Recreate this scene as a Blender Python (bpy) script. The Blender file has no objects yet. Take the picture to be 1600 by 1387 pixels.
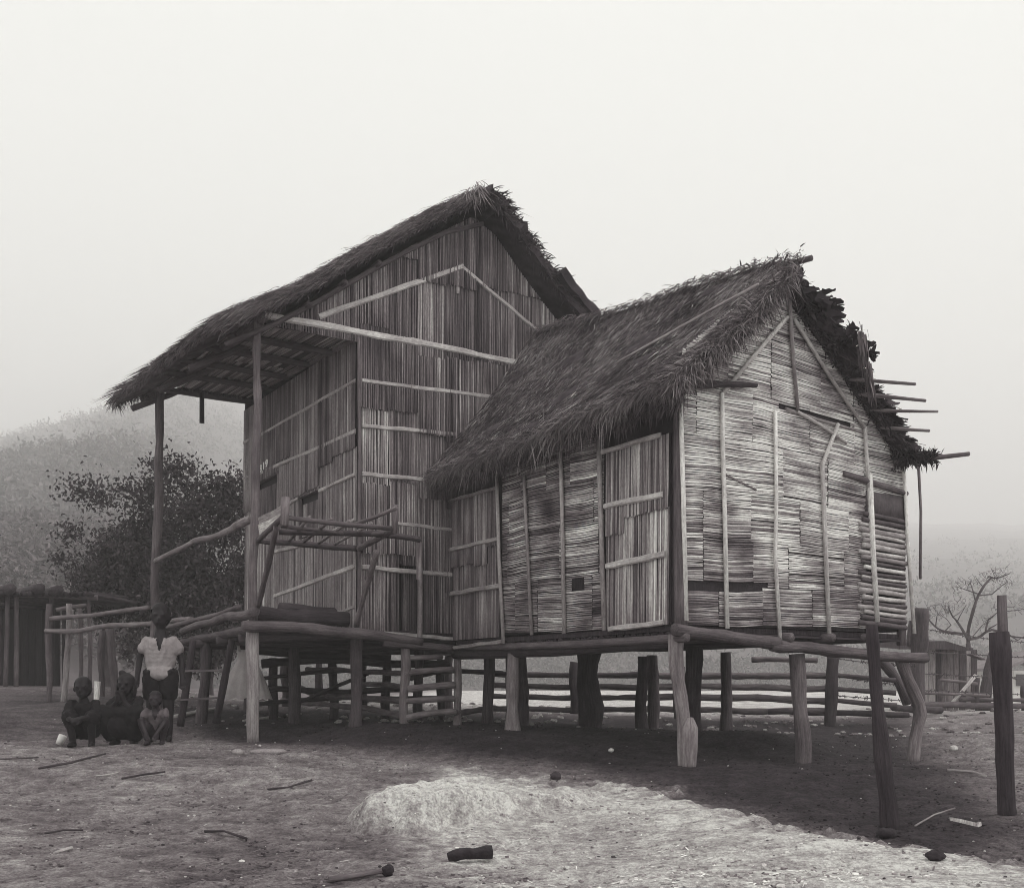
import bpy, bmesh, math, random
import numpy as np
from mathutils import Vector, Matrix, noise as mnoise

random.seed(7); rng = np.random.default_rng(7)
R = random.uniform
scene = bpy.context.scene
COL = scene.collection

# ------------------------------------------------------------------ camera numbers (measured from the photograph)
F, CX, HY, EYE = 1670.0, 800.0, 1073.0, 1.05
def P(px, py, d):                       # the point seen at (px, py) at depth d
    return Vector(((px-CX)/F*d, d, EYE+(HY-py)/F*d))
dR = Vector((.8414, .5404, 0)); dL = Vector((-.5404, .8414, 0)); UP = Vector((0, 0, 1))
BC = Vector((.1563*10, 10.0, 0))        # near corner of the low house
AC = BC + dL*4.28                       # origin of the tall house's gable plane

class Frame:                            # a house frame: s along the gable, u backwards along the ridge, z up
    def __init__(s, o): s.o = o
    def __call__(s, a, u, z): return s.o + dR*a + dL*u + UP*z
    def gable(s, px, py, u=0.0):        # (s, z) where the ray meets the gable plane at u
        o = s.o + dL*u; X = (px-CX)/F
        k = (X*o.y-o.x)/(dR.x-X*dR.y); y = o.y+k*dR.y
        return k, EYE+(HY-py)*y/F
    def side(s, px, py, a=0.0):         # (u, z) where the ray meets the side plane at s=a
        o = s.o + dR*a; X = (px-CX)/F
        k = (X*o.y-o.x)/(dL.x-X*dL.y); y = o.y+k*dL.y
        return k, EYE+(HY-py)*y/F
A, B = Frame(AC), Frame(BC)

# ------------------------------------------------------------------ ground height
_ctl = [(1070,1199,10.0),(1250,1194,10.91),(1430,1189,11.9),(1388,1290,7.1),(1570,1272,7.6),(800,1142,12.37),(715,1132,13.5),
 (640,1124,13.2),(391,1162,12.2),(130,1167,11.4),(250,1160,11.6),(300,1132,13.3),(100,1100,15),(0,1112,14),(50,1070,20),
 (150,1072,19),(-150,1066,20),(200,1088,17.5),(450,1096,19),(600,1093,20),(900,1104,21),(1050,1107,21),(1300,1108,21),(1500,1106,22),
 (1147,1142,12.6),(0,1195,9.5),(-200,1190,9.5),(0,1390,5),(400,1390,5),(800,1390,5),(1200,1390,5),(1600,1390,5),(1900,1390,5),(1750,1270,8),(1750,1200,11),(1600,1345,6.0),
 (400,1254,8.0),(0,1256,7.8),(600,1200,10.2),(1000,1256,8.2),(500,1300,6.7),(1100,1310,6.6),(100,1310,6.7),(300,1180,10.4),(1600,1150,13),(1600,1112,18)]
_cp = np.array([(P(*c).x, P(*c).y, P(*c).z) for c in _ctl] +
  [(x, 3.0, -.02) for x in (-3,-1,1,3)] + [(x, 0, 0) for x in (-4,0,4)] +
  [(x, 36, EYE-.38) for x in (-2,8,16,24)] + [(-12,36,EYE-.1),(-24,36,EYE+.1)] + [(x, 70, EYE-.25) for x in (0,15,30,45)] + [(-20,70,EYE-.1),(-40,70,EYE)])
def ground_np(x, y):
    x = np.asarray(x, float); y = np.asarray(y, float)
    num = np.zeros_like(x); den = np.zeros_like(x)
    sc = 1.0/np.maximum(3.0, .35*y)
    for cx, cy, cz in _cp:
        w = 1.0/((((x-cx)*sc)**2+((y-cy)*sc)**2+.012)**1.5)
        num += w*cz; den += w
    z = num/den
    # clay mound in the foreground: three overlapping lumps with a steeper left face
    return z + mound_h(x, y)
def mound_h(x, y):
    n = len(MPOLY); ins = np.zeros(x.shape, bool); dist = np.full(x.shape, 9.0)
    for i in range(n):
        x0, y0 = MPOLY[i]; x1, y1 = MPOLY[(i+1) % n]
        ins ^= ((y0 > y) != (y1 > y)) & (x < (x1-x0)*(y-y0)/((y1-y0)+1e-12)+x0)
        t = np.clip(((x-x0)*(x1-x0)+(y-y0)*(y1-y0))/((x1-x0)**2+(y1-y0)**2), 0, 1)
        dist = np.minimum(dist, np.hypot(x-x0-t*(x1-x0), y-y0-t*(y1-y0)))
    d = np.where(ins, dist, -dist)+.035*np.sin(x*17+2*np.sin(y*9))+.025*np.sin(y*23+x*11)
    k = np.clip((d+.03)/(.15+.12*np.clip(x+.6, 0, 1)), 0, 1); k = k*k*(3-2*k)
    return .215*k*np.clip(1.0-.62*np.clip(x+.45, 0, 1.3)/1.0, .15, 1)*(1-.12*np.exp(-((x+.60)/.05)**2))
MPOLY = [(-1.02,6.85),(-.64,6.65),(-.34,6.95),(.05,7.35),(.8,8.2),(.5,8.7),(-.3,8.2),(-.80,7.65),(-1.06,7.15)]
_C4 = None
def gz(x, y):
    z = float(ground_np(np.array([x]), np.array([y]))[0]); return z
def gp(px, py):                         # ground point seen at a pixel
    lo = 3.0
    for d in np.arange(3.0, 60, .1):
        p = P(px, py, d)
        if p.z <= gz(p.x, p.y): lo = d; break
    return P(px, py, lo)

# ------------------------------------------------------------------ materials
def ramp_color(nt, val):
    r = nt.nodes.new('ShaderNodeValToRGB'); e = r.color_ramp.elements
    e[0].position = 0; e[0].color = (.002,.0017,.002,1); e[1].position = 1; e[1].color = (1,.985,.955,1)
    for p, c in ((.04,(.044,.0345,.041)),(.18,(.192,.164,.174)),(.45,(.466,.432,.434))):
        n = e.new(p); n.color = (*c, 1)
    nt.links.new(val, r.inputs['Fac']); return r.outputs['Color']
def mth(nt, op, a, b=None, clamp=False):
    n = nt.nodes.new('ShaderNodeMath'); n.operation = op; n.use_clamp = clamp
    for i, v in enumerate((a, b)):
        if v is None: continue
        if isinstance(v, (int, float)): n.inputs[i].default_value = v
        else: nt.links.new(v, n.inputs[i])
    return n.outputs[0]
def material(name, layers=(((8,8,8),.4),), bump=.25, bump_scale=(60,60,60), rough=.85, dist=.01, fib=False):
    m = bpy.data.materials.new(name); m.use_nodes = True; nt = m.node_tree
    b = nt.nodes['Principled BSDF']; b.inputs['Roughness'].default_value = rough
    b.inputs['Specular IOR Level'].default_value = .2
    at = nt.nodes.new('ShaderNodeAttribute'); at.attribute_name = 'tone'
    tc = nt.nodes.new('ShaderNodeTexCoord'); fbn = nt.nodes.new('ShaderNodeAttribute'); fbn.attribute_name = 'fibre'
    def nz(scale, detail=4):
        mp = nt.nodes.new('ShaderNodeMapping'); mp.inputs['Scale'].default_value = scale
        nt.links.new(fbn.outputs['Vector'] if fib else tc.outputs['Object'], mp.inputs['Vector'])
        n = nt.nodes.new('ShaderNodeTexNoise'); n.inputs['Scale'].default_value = 1; n.inputs['Detail'].default_value = detail
        n.inputs['Roughness'].default_value = .62
        nt.links.new(mp.outputs['Vector'], n.inputs['Vector']); return n.outputs['Fac']
    v = at.outputs['Fac']
    for sc, amp in layers:
        k = mth(nt, 'ADD', mth(nt, 'MULTIPLY', mth(nt, 'SUBTRACT', nz(sc), .5), amp*4), 1.0)
        v = mth(nt, 'MULTIPLY', v, mth(nt, 'MAXIMUM', k, .12))
    v = mth(nt, 'MINIMUM', v, .9)
    nt.links.new(ramp_color(nt, v), b.inputs['Base Color'])
    if bump:
        bp = nt.nodes.new('ShaderNodeBump'); bp.inputs['Strength'].default_value = bump; bp.inputs['Distance'].default_value = dist
        nt.links.new(nz(bump_scale, 5), bp.inputs['Height']); nt.links.new(bp.outputs['Normal'], b.inputs['Normal'])
    return m
M = dict(
 bamboo = material('split_bamboo', (((3,3,4),.26),((160,60,5),.36),((50,50,26),.30)), .35, (260,90,7), .7, fib=True, dist=.004),
 wood = material('weathered_wood', (((9,9,3),.30),((70,70,4),.50),((150,150,30),.25)), .9, (90,90,5), .88, fib=True, dist=.012),
 rail = material('round_rail_wood', (((9,9,4),.35),((60,60,6),.40)), .7, (70,70,8), .88, fib=True),
 thatch = material('grass_thatch', (((1.6,1.6,1.6),.35),((14,14,14),.3)), 0, rough=.9),
 soil = material('trampled_soil', (((1.3,1.3,1.3),.20),((5,5,5),.36),((24,20,24),.50),((70,60,70),.48)), 1.0, (30,30,30), .95, dist=.07),
 leaf = material('leaves', (((.9,.9,.9),.3),), 0, rough=.75),
 bark = material('tree_bark', (((14,14,5),.4),), .6, (50,50,8), .9, fib=True),
 skin = material('skin', (((9,9,9),.12),), .1, (120,120,120), .6),
 cloth = material('cotton_cloth', (((7,7,7),.16),((90,90,90),.1)), .35, (26,26,26), .9, dist=.012),
 hair = material('hair', (((60,60,60),.3),), .4, (120,120,120), .6),
 stone = material('pale_stone', (((14,14,14),.25),((70,70,70),.3)), .8, (45,45,45), .9),
 char = material('charred_wood', (((20,20,20),.5),), .9, (50,50,50), .8),
 hill = material('hill_ground', (((.05,.05,.05),.35),((.3,.3,.3),.3)), 0, rough=1),
 wire = material('rusty_wire', (((9,9,9),.2),), 0, rough=.7),
 plaster = material('lime_wash', (((2,2,2),.2),), .2, (30,30,30), .9),
 paint = material('white_paint', (((40,40,40),.15),), 0, rough=.7),
)

# ------------------------------------------------------------------ mesh builder
ORIG = {}
class MB:
    def __init__(s): s.v = []; s.f = []; s.t = []; s.arr = []; s.fb = []
    def add(s, vs, fs, tone, fib=None):
        n = len(s.v); s.v.extend(vs); s.fb.extend(fib if fib is not None else [tuple(v) for v in vs])
        s.f.extend([tuple(i+n for i in f) for f in fs])
        s.t.extend(tone if isinstance(tone, (list, tuple)) else [tone]*len(vs))
    def box(s, c, ax, ay, az, tone):    # half-axis vectors
        vs = [c+ax*i+ay*j+az*k for i in (-1,1) for j in (-1,1) for k in (-1,1)]
        s.add(vs, [(0,1,3,2),(4,6,7,5),(0,4,5,1),(2,3,7,6),(0,2,6,4),(1,5,7,3)], tone)
    def bar(s, p, q, w, h, tone, up=None, n=1, wob=0):  # flat batten from p to q: w across, h thick along 'up'
        d = (q-p); L = d.length; d = d/L
        nrm = (up if up is not None else UP).normalized(); side = d.cross(nrm).normalized()
        nrm = side.cross(d).normalized()
        vs, ts, fb = [], [], []; ident = R(0,90)
        for i in range(n+1):
            c = p+(q-p)*(i/n)+side*(R(-wob, wob) if 0 < i < n else 0)+nrm*(R(-wob, wob)*.4 if 0 < i < n else 0)
            t = tone*R(.8, 1.2); ww = w*R(.88, 1.1)
            for a, b in ((-1,-.6),(-.62,1),(.62,1),(1,-.6)): vs.append(c+side*a*ww/2+nrm*b*h/2); ts.append(t); fb.append((a*ww/2+ident, b*h/2, L*i/n))
        fs = [(0,1,2,3), tuple(4*n+i for i in (3,2,1,0))]
        for i in range(n):
            for k in range(4): fs.append((4*i+k, 4*i+4+k, 4*i+4+(k+1) % 4, 4*i+(k+1) % 4))
        s.add(vs, fs, ts, fb)
    def tube(s, pts, rad, tone, sides=9, jit=.06, cap=True):
        pts = [Vector(p) for p in pts]; rad = list(rad); n = len(pts)
        if jit >= .08 and max(rad) > .03:                     # rough timber: more rings, knots and dents
            tot = sum((pts[i+1]-pts[i]).length for i in range(n-1)); m_ = max(n, min(40, int(tot/.14))); np_, nr_, ac = [], [], 0
            cum = [0]
            for i in range(n-1): cum.append(cum[-1]+(pts[i+1]-pts[i]).length)
            sd_ = R(0,99)
            for k in range(m_+1):
                t = tot*k/m_; i = max(j for j in range(n-1) if cum[j] <= t+1e-9); f = (t-cum[i])/max(1e-6, cum[i+1]-cum[i])
                rr = rad[i]+(rad[i+1]-rad[i])*f
                # Catmull-Rom through the joints
                p0, p1, p2, p3 = pts[max(i-1,0)], pts[i], pts[i+1], pts[min(i+2,n-1)]
                q = .5*((2*p1)+(p2-p0)*f+(2*p0-5*p1+4*p2-p3)*f*f+(3*p1-p0-3*p2+p3)*f**3)
                w_ = Vector((nz(t*1.4,sd_),nz(t*1.4,sd_,7),nz(t*1.4,sd_,3)))*rr*.6
                np_.append(q+w_); nr_.append(rr*(1+.20*nz(t*4,sd_,5)+.15*nz(t*11,sd_,1)))
            pts, rad, n = np_, nr_, len(np_); tone = tone if not isinstance(tone, (list, tuple)) else tone[0]; sides = max(sides, 12)
        t0 = (pts[1]-pts[0]).normalized()
        a = t0.orthogonal().normalized(); vs, ts, fs = [], [], []
        prof = [1+R(-jit, jit) for _ in range(sides)]; fb = []; ident = R(0,90); acc = 0
        for i, p in enumerate(pts):
            t = (pts[min(i+1, n-1)]-pts[max(i-1, 0)]).normalized(); acc += (p-pts[i-1]).length if i else 0
            a = (a-t*a.dot(t)).normalized(); b = t.cross(a)
            tn = tone*R(.85, 1.15) if not isinstance(tone, (list, tuple)) else tone[i]
            for k in range(sides):
                th = 2*math.pi*k/sides
                r = rad[i]*prof[k]*(1+R(-jit, jit)*.5)
                vs.append(p+(a*math.cos(th)+b*math.sin(th))*r); ts.append(tn*R(.92, 1.08)); fb.append((math.cos(th)*rad[0]+ident, math.sin(th)*rad[0], acc))
        for i in range(n-1):
            for k in range(sides): fs.append((i*sides+k, i*sides+(k+1) % sides, (i+1)*sides+(k+1) % sides, (i+1)*sides+k))
        if cap: fs += [tuple(range(sides))[::-1], tuple((n-1)*sides+k for k in range(sides))]
        s.add(vs, fs, ts, fb)
    def pole(s, p, q, r0, r1, tone, bend=.015, n=6, sides=9, jit=.07, flare=0):
        p, q = Vector(p), Vector(q); d = (q-p); o = d.normalized().orthogonal(); o2 = d.normalized().cross(o)
        b1, b2 = R(-1,1)*bend*d.length, R(-1,1)*bend*d.length
        pts, rad = [], []
        for i in range(n+1):
            t = i/n; k = math.sin(math.pi*t)
            pts.append(p+d*t+o*(b1*k+R(-.3,.3)*bend*d.length*k*.5)+o2*(b2*k))
            rad.append((r0+(r1-r0)*t)*(1+R(-.06,.06))*(1+flare*max(0, 1-t*4)))
        s.tube(pts, rad, tone, sides, jit)
    def ell(s, c, r, tone, seg=10, rings=7, jit=0, rot=None):
        vs, fs = [], []
        for i in range(rings+1):
            ph = math.pi*i/rings
            for k in range(seg):
                th = 2*math.pi*k/seg
                v = Vector((math.sin(ph)*math.cos(th)*r[0], math.sin(ph)*math.sin(th)*r[1], math.cos(ph)*r[2]))*(1+R(-jit, jit))
                vs.append(Vector(c)+(rot @ v if rot else v))
        for i in range(rings):
            for k in range(seg): fs.append((i*seg+k, (i+1)*seg+k, (i+1)*seg+(k+1) % seg, i*seg+(k+1) % seg))
        s.add(vs, fs, tone)
    def blades(s, root, dirv, length, width, tone, lift=None, droop=.0, side=None):
        # numpy arrays: many thin curved straws as 2-segment ribbons
        n = len(root); dirv = dirv/np.linalg.norm(dirv, axis=1, keepdims=True)
        if side is None:
            rv = rng.normal(size=(n,3)); side = np.cross(dirv, rv); side /= np.linalg.norm(side, axis=1, keepdims=True)
        L = length[:,None]; w = side*width[:,None]*.5
        mid = root+dirv*L*.55; tip = root+dirv*L
        if lift is not None: mid = mid+lift*.5; tip = tip+lift
        tip = tip.copy(); tip[:,2] -= droop*length
        V = np.stack([root-w, root+w, mid+w*.85, mid-w*.85, tip], 1).reshape(-1,3)
        s.arr.append((V, np.repeat(tone, 5), n))
    def build(s, name, mat, parent=None, smooth=False, loc=None):
        o0 = Vector(ORIG[parent.name]) if parent is not None else (Vector(loc) if loc is not None else Vector((0,0,0)))
        V = np.array([tuple(v) for v in s.v], dtype=np.float64).reshape(-1,3); T = np.array(s.t, dtype=np.float64)
        F_ = list(s.f); off = len(V)
        Vs, Ts = [V], [T]
        for va, ta, n in s.arr:
            i = off+np.arange(n)*5
            F_ += np.stack([i,i+1,i+2,i+3], 1).tolist()+np.stack([i+3,i+2,i+4], 1).tolist()
            Vs.append(va); Ts.append(ta); off += n*5
        V = np.concatenate(Vs)-np.array(tuple(o0)); T = np.concatenate(Ts)
        me = bpy.data.meshes.new(name); me.from_pydata(V.tolist(), [], F_); me.update()
        FB_ = np.concatenate([np.array(s.fb, dtype=np.float64).reshape(-1,3)]+[va for va, ta, n in s.arr])
        fa = me.attributes.new('fibre', 'FLOAT_VECTOR', 'POINT'); fa.data.foreach_set('vector', FB_.ravel().astype(np.float32))
        att = me.attributes.new('tone', 'FLOAT', 'POINT'); att.data.foreach_set('value', T.astype(np.float32))
        if smooth: me.polygons.foreach_set('use_smooth', [True]*len(me.polygons))
        me.materials.append(M[mat])
        o = bpy.data.objects.new(name, me); COL.objects.link(o)
        if parent is not None: o.parent = parent
        else: o.location = o0
        ORIG[o.name] = tuple(o0)
        return o
def tag(o, label=None, cat=None, group=None, kind=None):
    if label: o['label'] = label
    if cat: o['category'] = cat
    if group: o['group'] = group
    if kind: o['kind'] = kind
    return o
def thing(name, loc, label, cat, group=None):
    o = bpy.data.objects.new(name, None); COL.objects.link(o); o.location = loc; o.empty_display_size = .2
    ORIG[o.name] = tuple(loc); return tag(o, label, cat, group)
def nz(x, y, z=0): return mnoise.noise(Vector((x, y, z)))

# ------------------------------------------------------------------ mat walls made of many split-bamboo slats
def slat_wall(mb, to3d, nrm, vertical, b0, b1, clip, pw=(.35,.55), pl=(.8,1.1), sw=(.015,.030), tone=lambda a,b: .22, spread=.35, seg=.28, wav=.003, gap=.0055, seed=0, sag=None):
    """b runs across the slats, a along them; clip(b) gives the (a_min, a_max) spans; to3d(a, b, out)."""
    b = b0
    while b < b1-.01:
        cw = min(R(*pw), b1-b)
        if b1-(b+cw) < .12: cw = b1-b
        spans0 = [c for c in clip(b+cw*.5)]
        lo = min(min((c[0] for c in clip(b+cw*q)), default=9) for q in (.02,.5,.98)); hi = max(max((c[1] for c in clip(b+cw*q)), default=-9) for q in (.02,.5,.98))
        a = lo-R(0,.5)*(1 if not vertical else .6); k = 0; cl_l = .012 if vertical else .005
        while a < hi:
            ln = R(*pl); base = R(.68,1.36) if vertical else R(.84,1.18); lift = cl_l*(k % 2)+R(0,.6*cl_l); k += 1
            tilt = R(-.012,.012)*(1 if vertical else .5); w_acc = 0.0
            bleach = R(0,1) < (.22 if vertical else .12)
            while w_acc < cw-.004:
                sl = min(R(*sw), cw-w_acc)
                bc = b+w_acc+sl/2; w_acc += sl
                g = gap*R(.3,1.6) if R(0,1) > (.06 if vertical else .10) else gap*R(1.6,3.2)
                st = base*math.exp(R(-1,1)*spread)*(R(1.3,2.4 if vertical else 1.7) if bleach and R(0,1) < .55 else 1)
                if R(0,1) < .10: st *= .4
                e0, e1 = (a-R(.0,.018), a+ln+R(-.012,.008)) if vertical else (a+R(-.004,.006), a+ln-R(-.002,.007))
                dj = (R(-.003,.004) if vertical else R(-.0015,.0015))+tilt*(w_acc/cw-.5)
                for c0, c1 in clip(bc):
                    s0, s1 = max(e0, c0), min(e1, c1)
                    if s1-s0 < .02: continue
                    n = max(1, int(round((s1-s0)/seg)))
                    vs, ts, fb = [], [], []; ident = R(0,90)
                    lean = R(-.006,.006)
                    for i in range(n+1):
                        t = i/n; aa = s0+(s1-s0)*t
                        cb = bc+lean*(t-.5)+(R(-wav,wav) if 0 < i < n else 0)+(sag(aa, bc) if sag else 0)
                        ou = lift+dj+.006+(.012*(1-t) if vertical else R(-.0018,.0018))
                        tv = st*tone(aa, bc)*R(.85,1.15)*(1+.55*nz(aa*3.1+seed, bc*6, seed)+.35*nz(aa*9, bc*17, seed+3))
                        if not vertical and (i == 0 or i == n): tv *= R(.6,1.05)
                        elif vertical and i == 0: tv *= R(.55,.9)
                        for sb, oo in (((-.5,-.004),(-.34,.002),(.34,.002),(.5,-.004)) if vertical else ((-.5,-.002),(-.36,.0012),(.36,.0012),(.5,-.002))):
                            vs.append(to3d(aa, cb+sb*(sl-g), ou+oo)); ts.append(max(.015, tv)); fb.append((sb*sl+ident, oo, aa))
                    fs = [(0,1,2,3), tuple(4*n+i for i in (3,2,1,0))]
                    for i in range(n):
                        for q in range(3): fs.append((4*i+q, 4*i+4+q, 4*i+5+q, 4*i+1+q))
                    mb.add(vs, fs, ts, fb)
            a += ln
        b += cw
def prism(mb, pts, d, tone):            # closed slab: polygon pts extruded by vector d
    n = len(pts); vs = list(pts)+[p+d for p in pts]
    mb.add(vs, [tuple(range(n)), tuple(range(2*n-1, n-1, -1))]+[(i, i+n, (i+1) % n+n, (i+1) % n) for i in range(n)], tone)
def interp(x, xs, ys):
    return float(np.interp(x, xs, ys))

# ------------------------------------------------------------------ thatched slopes
def thatch_slope(mb, pt, na, nb, thick, tone, amp=.04, seed=0, ragged=(0,0,0,0)):
    """pt(a, b) top surface, a along the ridge 0..1, b down the slope 0..1: a thick, lumpy slab"""
    rows = []
    for j in range(nb+1):
        row = []
        for i in range(na+1):
            a, b = i/na, j/nb
            ra = rb = 0
            if i == 0: ra = -ragged[0]*R(0,1)
            if i == na: ra = ragged[1]*R(0,1)
            if j == nb: rb = ragged[3]*R(-.3,1)
            p = pt(a+ra, b+rb)
            e = .02; n = (pt(a+e, b)-pt(a-e, b)).cross(pt(a, b+e)-pt(a, b-e)).normalized()
            if n.z < 0: n = -n
            h = amp*(nz(a*7+seed, b*9, seed)+.6*nz(a*21, b*23+seed, 3))
            row.append((p+n*h, p-n*(thick*(1+.25*nz(a*9, b*5, seed+5)))))
        rows.append(row)
    W = na+1; vs = [r[0] for row in rows for r in row]+[r[1] for row in rows for r in row]; o = W*(nb+1); fs = []
    for j in range(nb):
        for i in range(na):
            q = (j*W+i, j*W+i+1, (j+1)*W+i+1, (j+1)*W+i); fs.append(q); fs.append(tuple(o+k for k in reversed(q)))
    for i in range(na):
        fs.append((i, o+i, o+i+1, i+1)); e = nb*W; fs.append((e+i+1, o+e+i+1, o+e+i, e+i))
    for j in range(nb):
        fs.append(((j+1)*W, o+(j+1)*W, o+j*W, j*W)); fs.append((j*W+na, o+j*W+na, o+(j+1)*W+na, (j+1)*W+na))
    mb.add(vs, fs, [tone*R(.6,1.4) for _ in vs])
def straw(mb, pt, n, L=(.22,.5), w=(.004,.009), tone=(.04,.22), arng=(0,1), brng=(0,1), ang=.35, lift=(.0,.05), droop=.05, depth=0.0, drift=0.0, seed=0):
    a = rng.uniform(*arng, n); b = rng.uniform(*brng, n)
    root = np.empty((n,3)); dv = np.empty((n,3)); nn = np.empty((n,3)); tn = np.empty(n)
    for i in range(n):
        p = pt(a[i], b[i]); e = .02
        ta = (pt(a[i]+e, b[i])-pt(a[i]-e, b[i])).normalized(); tb = (pt(a[i], b[i]+e)-pt(a[i], b[i]-e)).normalized()
        nr = ta.cross(tb).normalized()
        if nr.z < 0: nr = -nr
        cl = nz(a[i]*14+seed, b[i]*9, 1.7)+.5*nz(a[i]*40, b[i]*30, seed)
        th = rng.normal(drift, ang)+cl*.5
        d = tb*math.cos(th)+ta*math.sin(th)
        p = p+nr*(rng.uniform(-.005,.02)-depth*rng.uniform(0,1))
        root[i] = p; dv[i] = d; nn[i] = nr; tn[i] = rng.uniform(0,1)**2.2*(tone[1]-tone[0])+tone[0]
        tn[i] *= max(.3, 1+.7*cl+.7*nz(a[i]*5+seed, b[i]*3, 6))
    ln = rng.uniform(*L, n)
    mb.blades(root, dv, ln, rng.uniform(*w, n), tn, nn*(rng.uniform(*lift, n)[:,None]), droop)
def fringe(mb, pts, n, d0, L=(.12,.4), w=(.005,.012), tone=(.03,.14), spread=.35):
    """straws hanging from a polyline"""
    pts = [np.array(tuple(p)) for p in pts]; sg = rng.integers(0, len(pts)-1, n); t = rng.uniform(0,1,n)
    Pa = np.array(pts); root = Pa[sg]*(1-t[:,None])+Pa[sg+1]*t[:,None]+rng.normal(0,.025,(n,3))
    dv = np.array(tuple(d0))+rng.normal(0, spread, (n,3))
    mb.blades(root, dv, rng.uniform(*L, n), rng.uniform(*w, n), rng.uniform(*tone, n), None, .12)

# =================================================================== TALL HOUSE
FA = EYE+.74                                                  # its floor level
tall = thing('stilt_house', A(-.2, 1.5, gz(*A(-.2,1.5,0).xy)), 'taller bamboo stilt house with open thatched porch on its left side', 'house')
sC = A.gable(561, 700)[0]                                     # wall corner
sP = A.gable(403, 700)[0]; sE = -3.05                         # porch post line, eave
# roof profile on the verge plane (top of thatch)
UV = -.30
prof = [A.gable(x, y, UV) for x, y in ((343,489),(400,466),(470,438),(560,386),(660,333),(752,291))]
profR = [A.gable(x, y, UV) for x, y in ((760,292),(790,318),(845,398),(918,492))]
s3 = profR[-1]; sl = (profR[-1][1]-profR[-2][1])/(profR[-1][0]-profR[-2][0])
profR.append((s3[0]+.55, s3[1]+sl*.55))
UB = 4.9
def rise(u, s): return .055*u*max(0, min(1, (.5-s)/3.5))
pL_s, pL_z = [p[0] for p in prof], [p[1] for p in prof]
pR_s, pR_z = [p[0] for p in profR], [p[1] for p in profR]
def lerp_prof(ss, zz, b):                                      # b 0 at ridge .. 1 at eave along the profile
    x = b*(len(ss)-1)
    i = int(max(0, min(len(ss)-2, math.floor(x)))); t = x-i
    return ss[i]+(ss[i+1]-ss[i])*t, zz[i]+(zz[i+1]-zz[i])*t
_ls, _lz = pL_s[::-1], pL_z[::-1]
def aL(a, b):
    s, z = lerp_prof(_ls, _lz, b); u = UV+(UB-UV)*a
    return A(s, u, z+rise(u, s)+.03*nz(a*5, b*4, 2)*(1 if a > .05 else 0))
def aR(a, b):
    s, z = lerp_prof(pR_s, pR_z, b); u = UV+(UB-UV)*a
    return A(s, u, z)
mb = MB()
thatch_slope(mb, aL, 34, 26, .13, .09, .05, 1, (.006,.006,0,.02))
thatch_slope(mb, aR, 50, 36, .13, .045, .07, 2, (.02,.01,0,.02))
thatch_slope(mb, lambda a, b: aR(-.02+.3*a, .60+.38*b)+UP*.12, 20, 12, .12, .04, .07, 12, (.02,.0,0,.02))
straw(mb, aL, 5000, L=(.1,.3), arng=(0,.5), brng=(.03,1), tone=(.04,.24), lift=(-.01,.025), seed=4)
straw(mb, aL, 1500, arng=(.5,1), tone=(.04,.2), lift=(0,.06))
straw(mb, aR, 2500, arng=(0,.6), brng=(.04,1), tone=(.03,.12), lift=(-.01,.03))
vl = [aL(0, b)-UP*.06 for b in np.linspace(.02,1,16)]
for dz, k in ((.03,1500),(.07,1500),(.11,1300)): fringe(mb, [p-UP*dz+UP*.06-dL*.03 for p in vl], k, -dL*.04-UP*.55-dR*.85, L=(.08,.24), w=(.003,.007), tone=(.03,.26), spread=.15)
fringe(mb, [p-UP*.11-dL*.02 for p in vl], 500, -dL*.1-UP*.6-dR*.7, L=(.05,.12), tone=(.03,.10), spread=.35)
vr = [aR(0, b)-UP*.1 for b in np.linspace(0,.95,12)]
fringe(mb, vr, 1600, -dL*.3-UP*.5+dR*.6, L=(.05,.18), w=(.008,.022), tone=(.03,.08), spread=.5)
fringe(mb, [aR(0,b) for b in np.linspace(.05,.95,8)], 500, dR*.7-UP*.1-dL*.2, L=(.06,.2), w=(.01,.03), tone=(.03,.07), spread=.5)
fringe(mb, [aL(t,1)-UP*.05 for t in np.linspace(0,1,14)], 1400, -dR*.7-UP*.75, L=(.05,.16), tone=(.03,.16), spread=.3)
fringe(mb, [aL(1,b)-UP*.12 for b in np.linspace(.7,1,6)], 400, dL*.5-UP*.7, L=(.06,.2), tone=(.03,.1), spread=.4)
fringe(mb, [aL(0,.0)+UP*.02, aL(0,.05)], 60, -dL*.6-UP*.9, L=(.2,.42), w=(.008,.014), tone=(.12,.3), spread=.4)
fringe(mb, [aL(0,0)+UP*.02, aL(.9,0)+UP*.02], 700, dR*.5-UP*.35, L=(.08,.22), tone=(.04,.16), spread=.25)
roofA = mb.build('roof', 'thatch', tall)
# purlins and rafters under the porch roof
def aLu(s, u, dz=-.3):
    z = float(np.interp(s, pL_s, pL_z)); return A(s, u, z+rise(u, s)+dz)
for u in (-.04, 1.35, 2.8, 4.3):
    mb = MB(); pts = [aLu(s, u, -.335) for s in np.linspace(-2.95,.42,7)]
    mb.tube(pts, [.03 if u < 0 else .045]*7, .10, 8); mb.build('rafter', 'wood', roofA, True)
for s in (-2.0,-1.55,-1.1):
    mb = MB(); mb.pole(aLu(s,-.15,-.30), aLu(s,4.7,-.30), .035, .03, .10); mb.build('purlin', 'wood', roofA, True)
def cz(u): return EYE+4.24+.045*u
mb = MB(); a = sP-.25
while a < sC+.02:
    w_ = R(.03,.06)
    for u0 in (.06,1.1,2.1,3.1):
        if R(0,1) < .06: continue
        u1 = u0+1.02+R(-.03,.03); mb.bar(A(a+w_/2,u0,cz(u0)+R(0,.012)), A(a+w_/2+R(-.01,.01),u1,cz(u1)+R(0,.012)), w_*.86, .008, R(.14,.62), UP)
    a += w_
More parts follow.
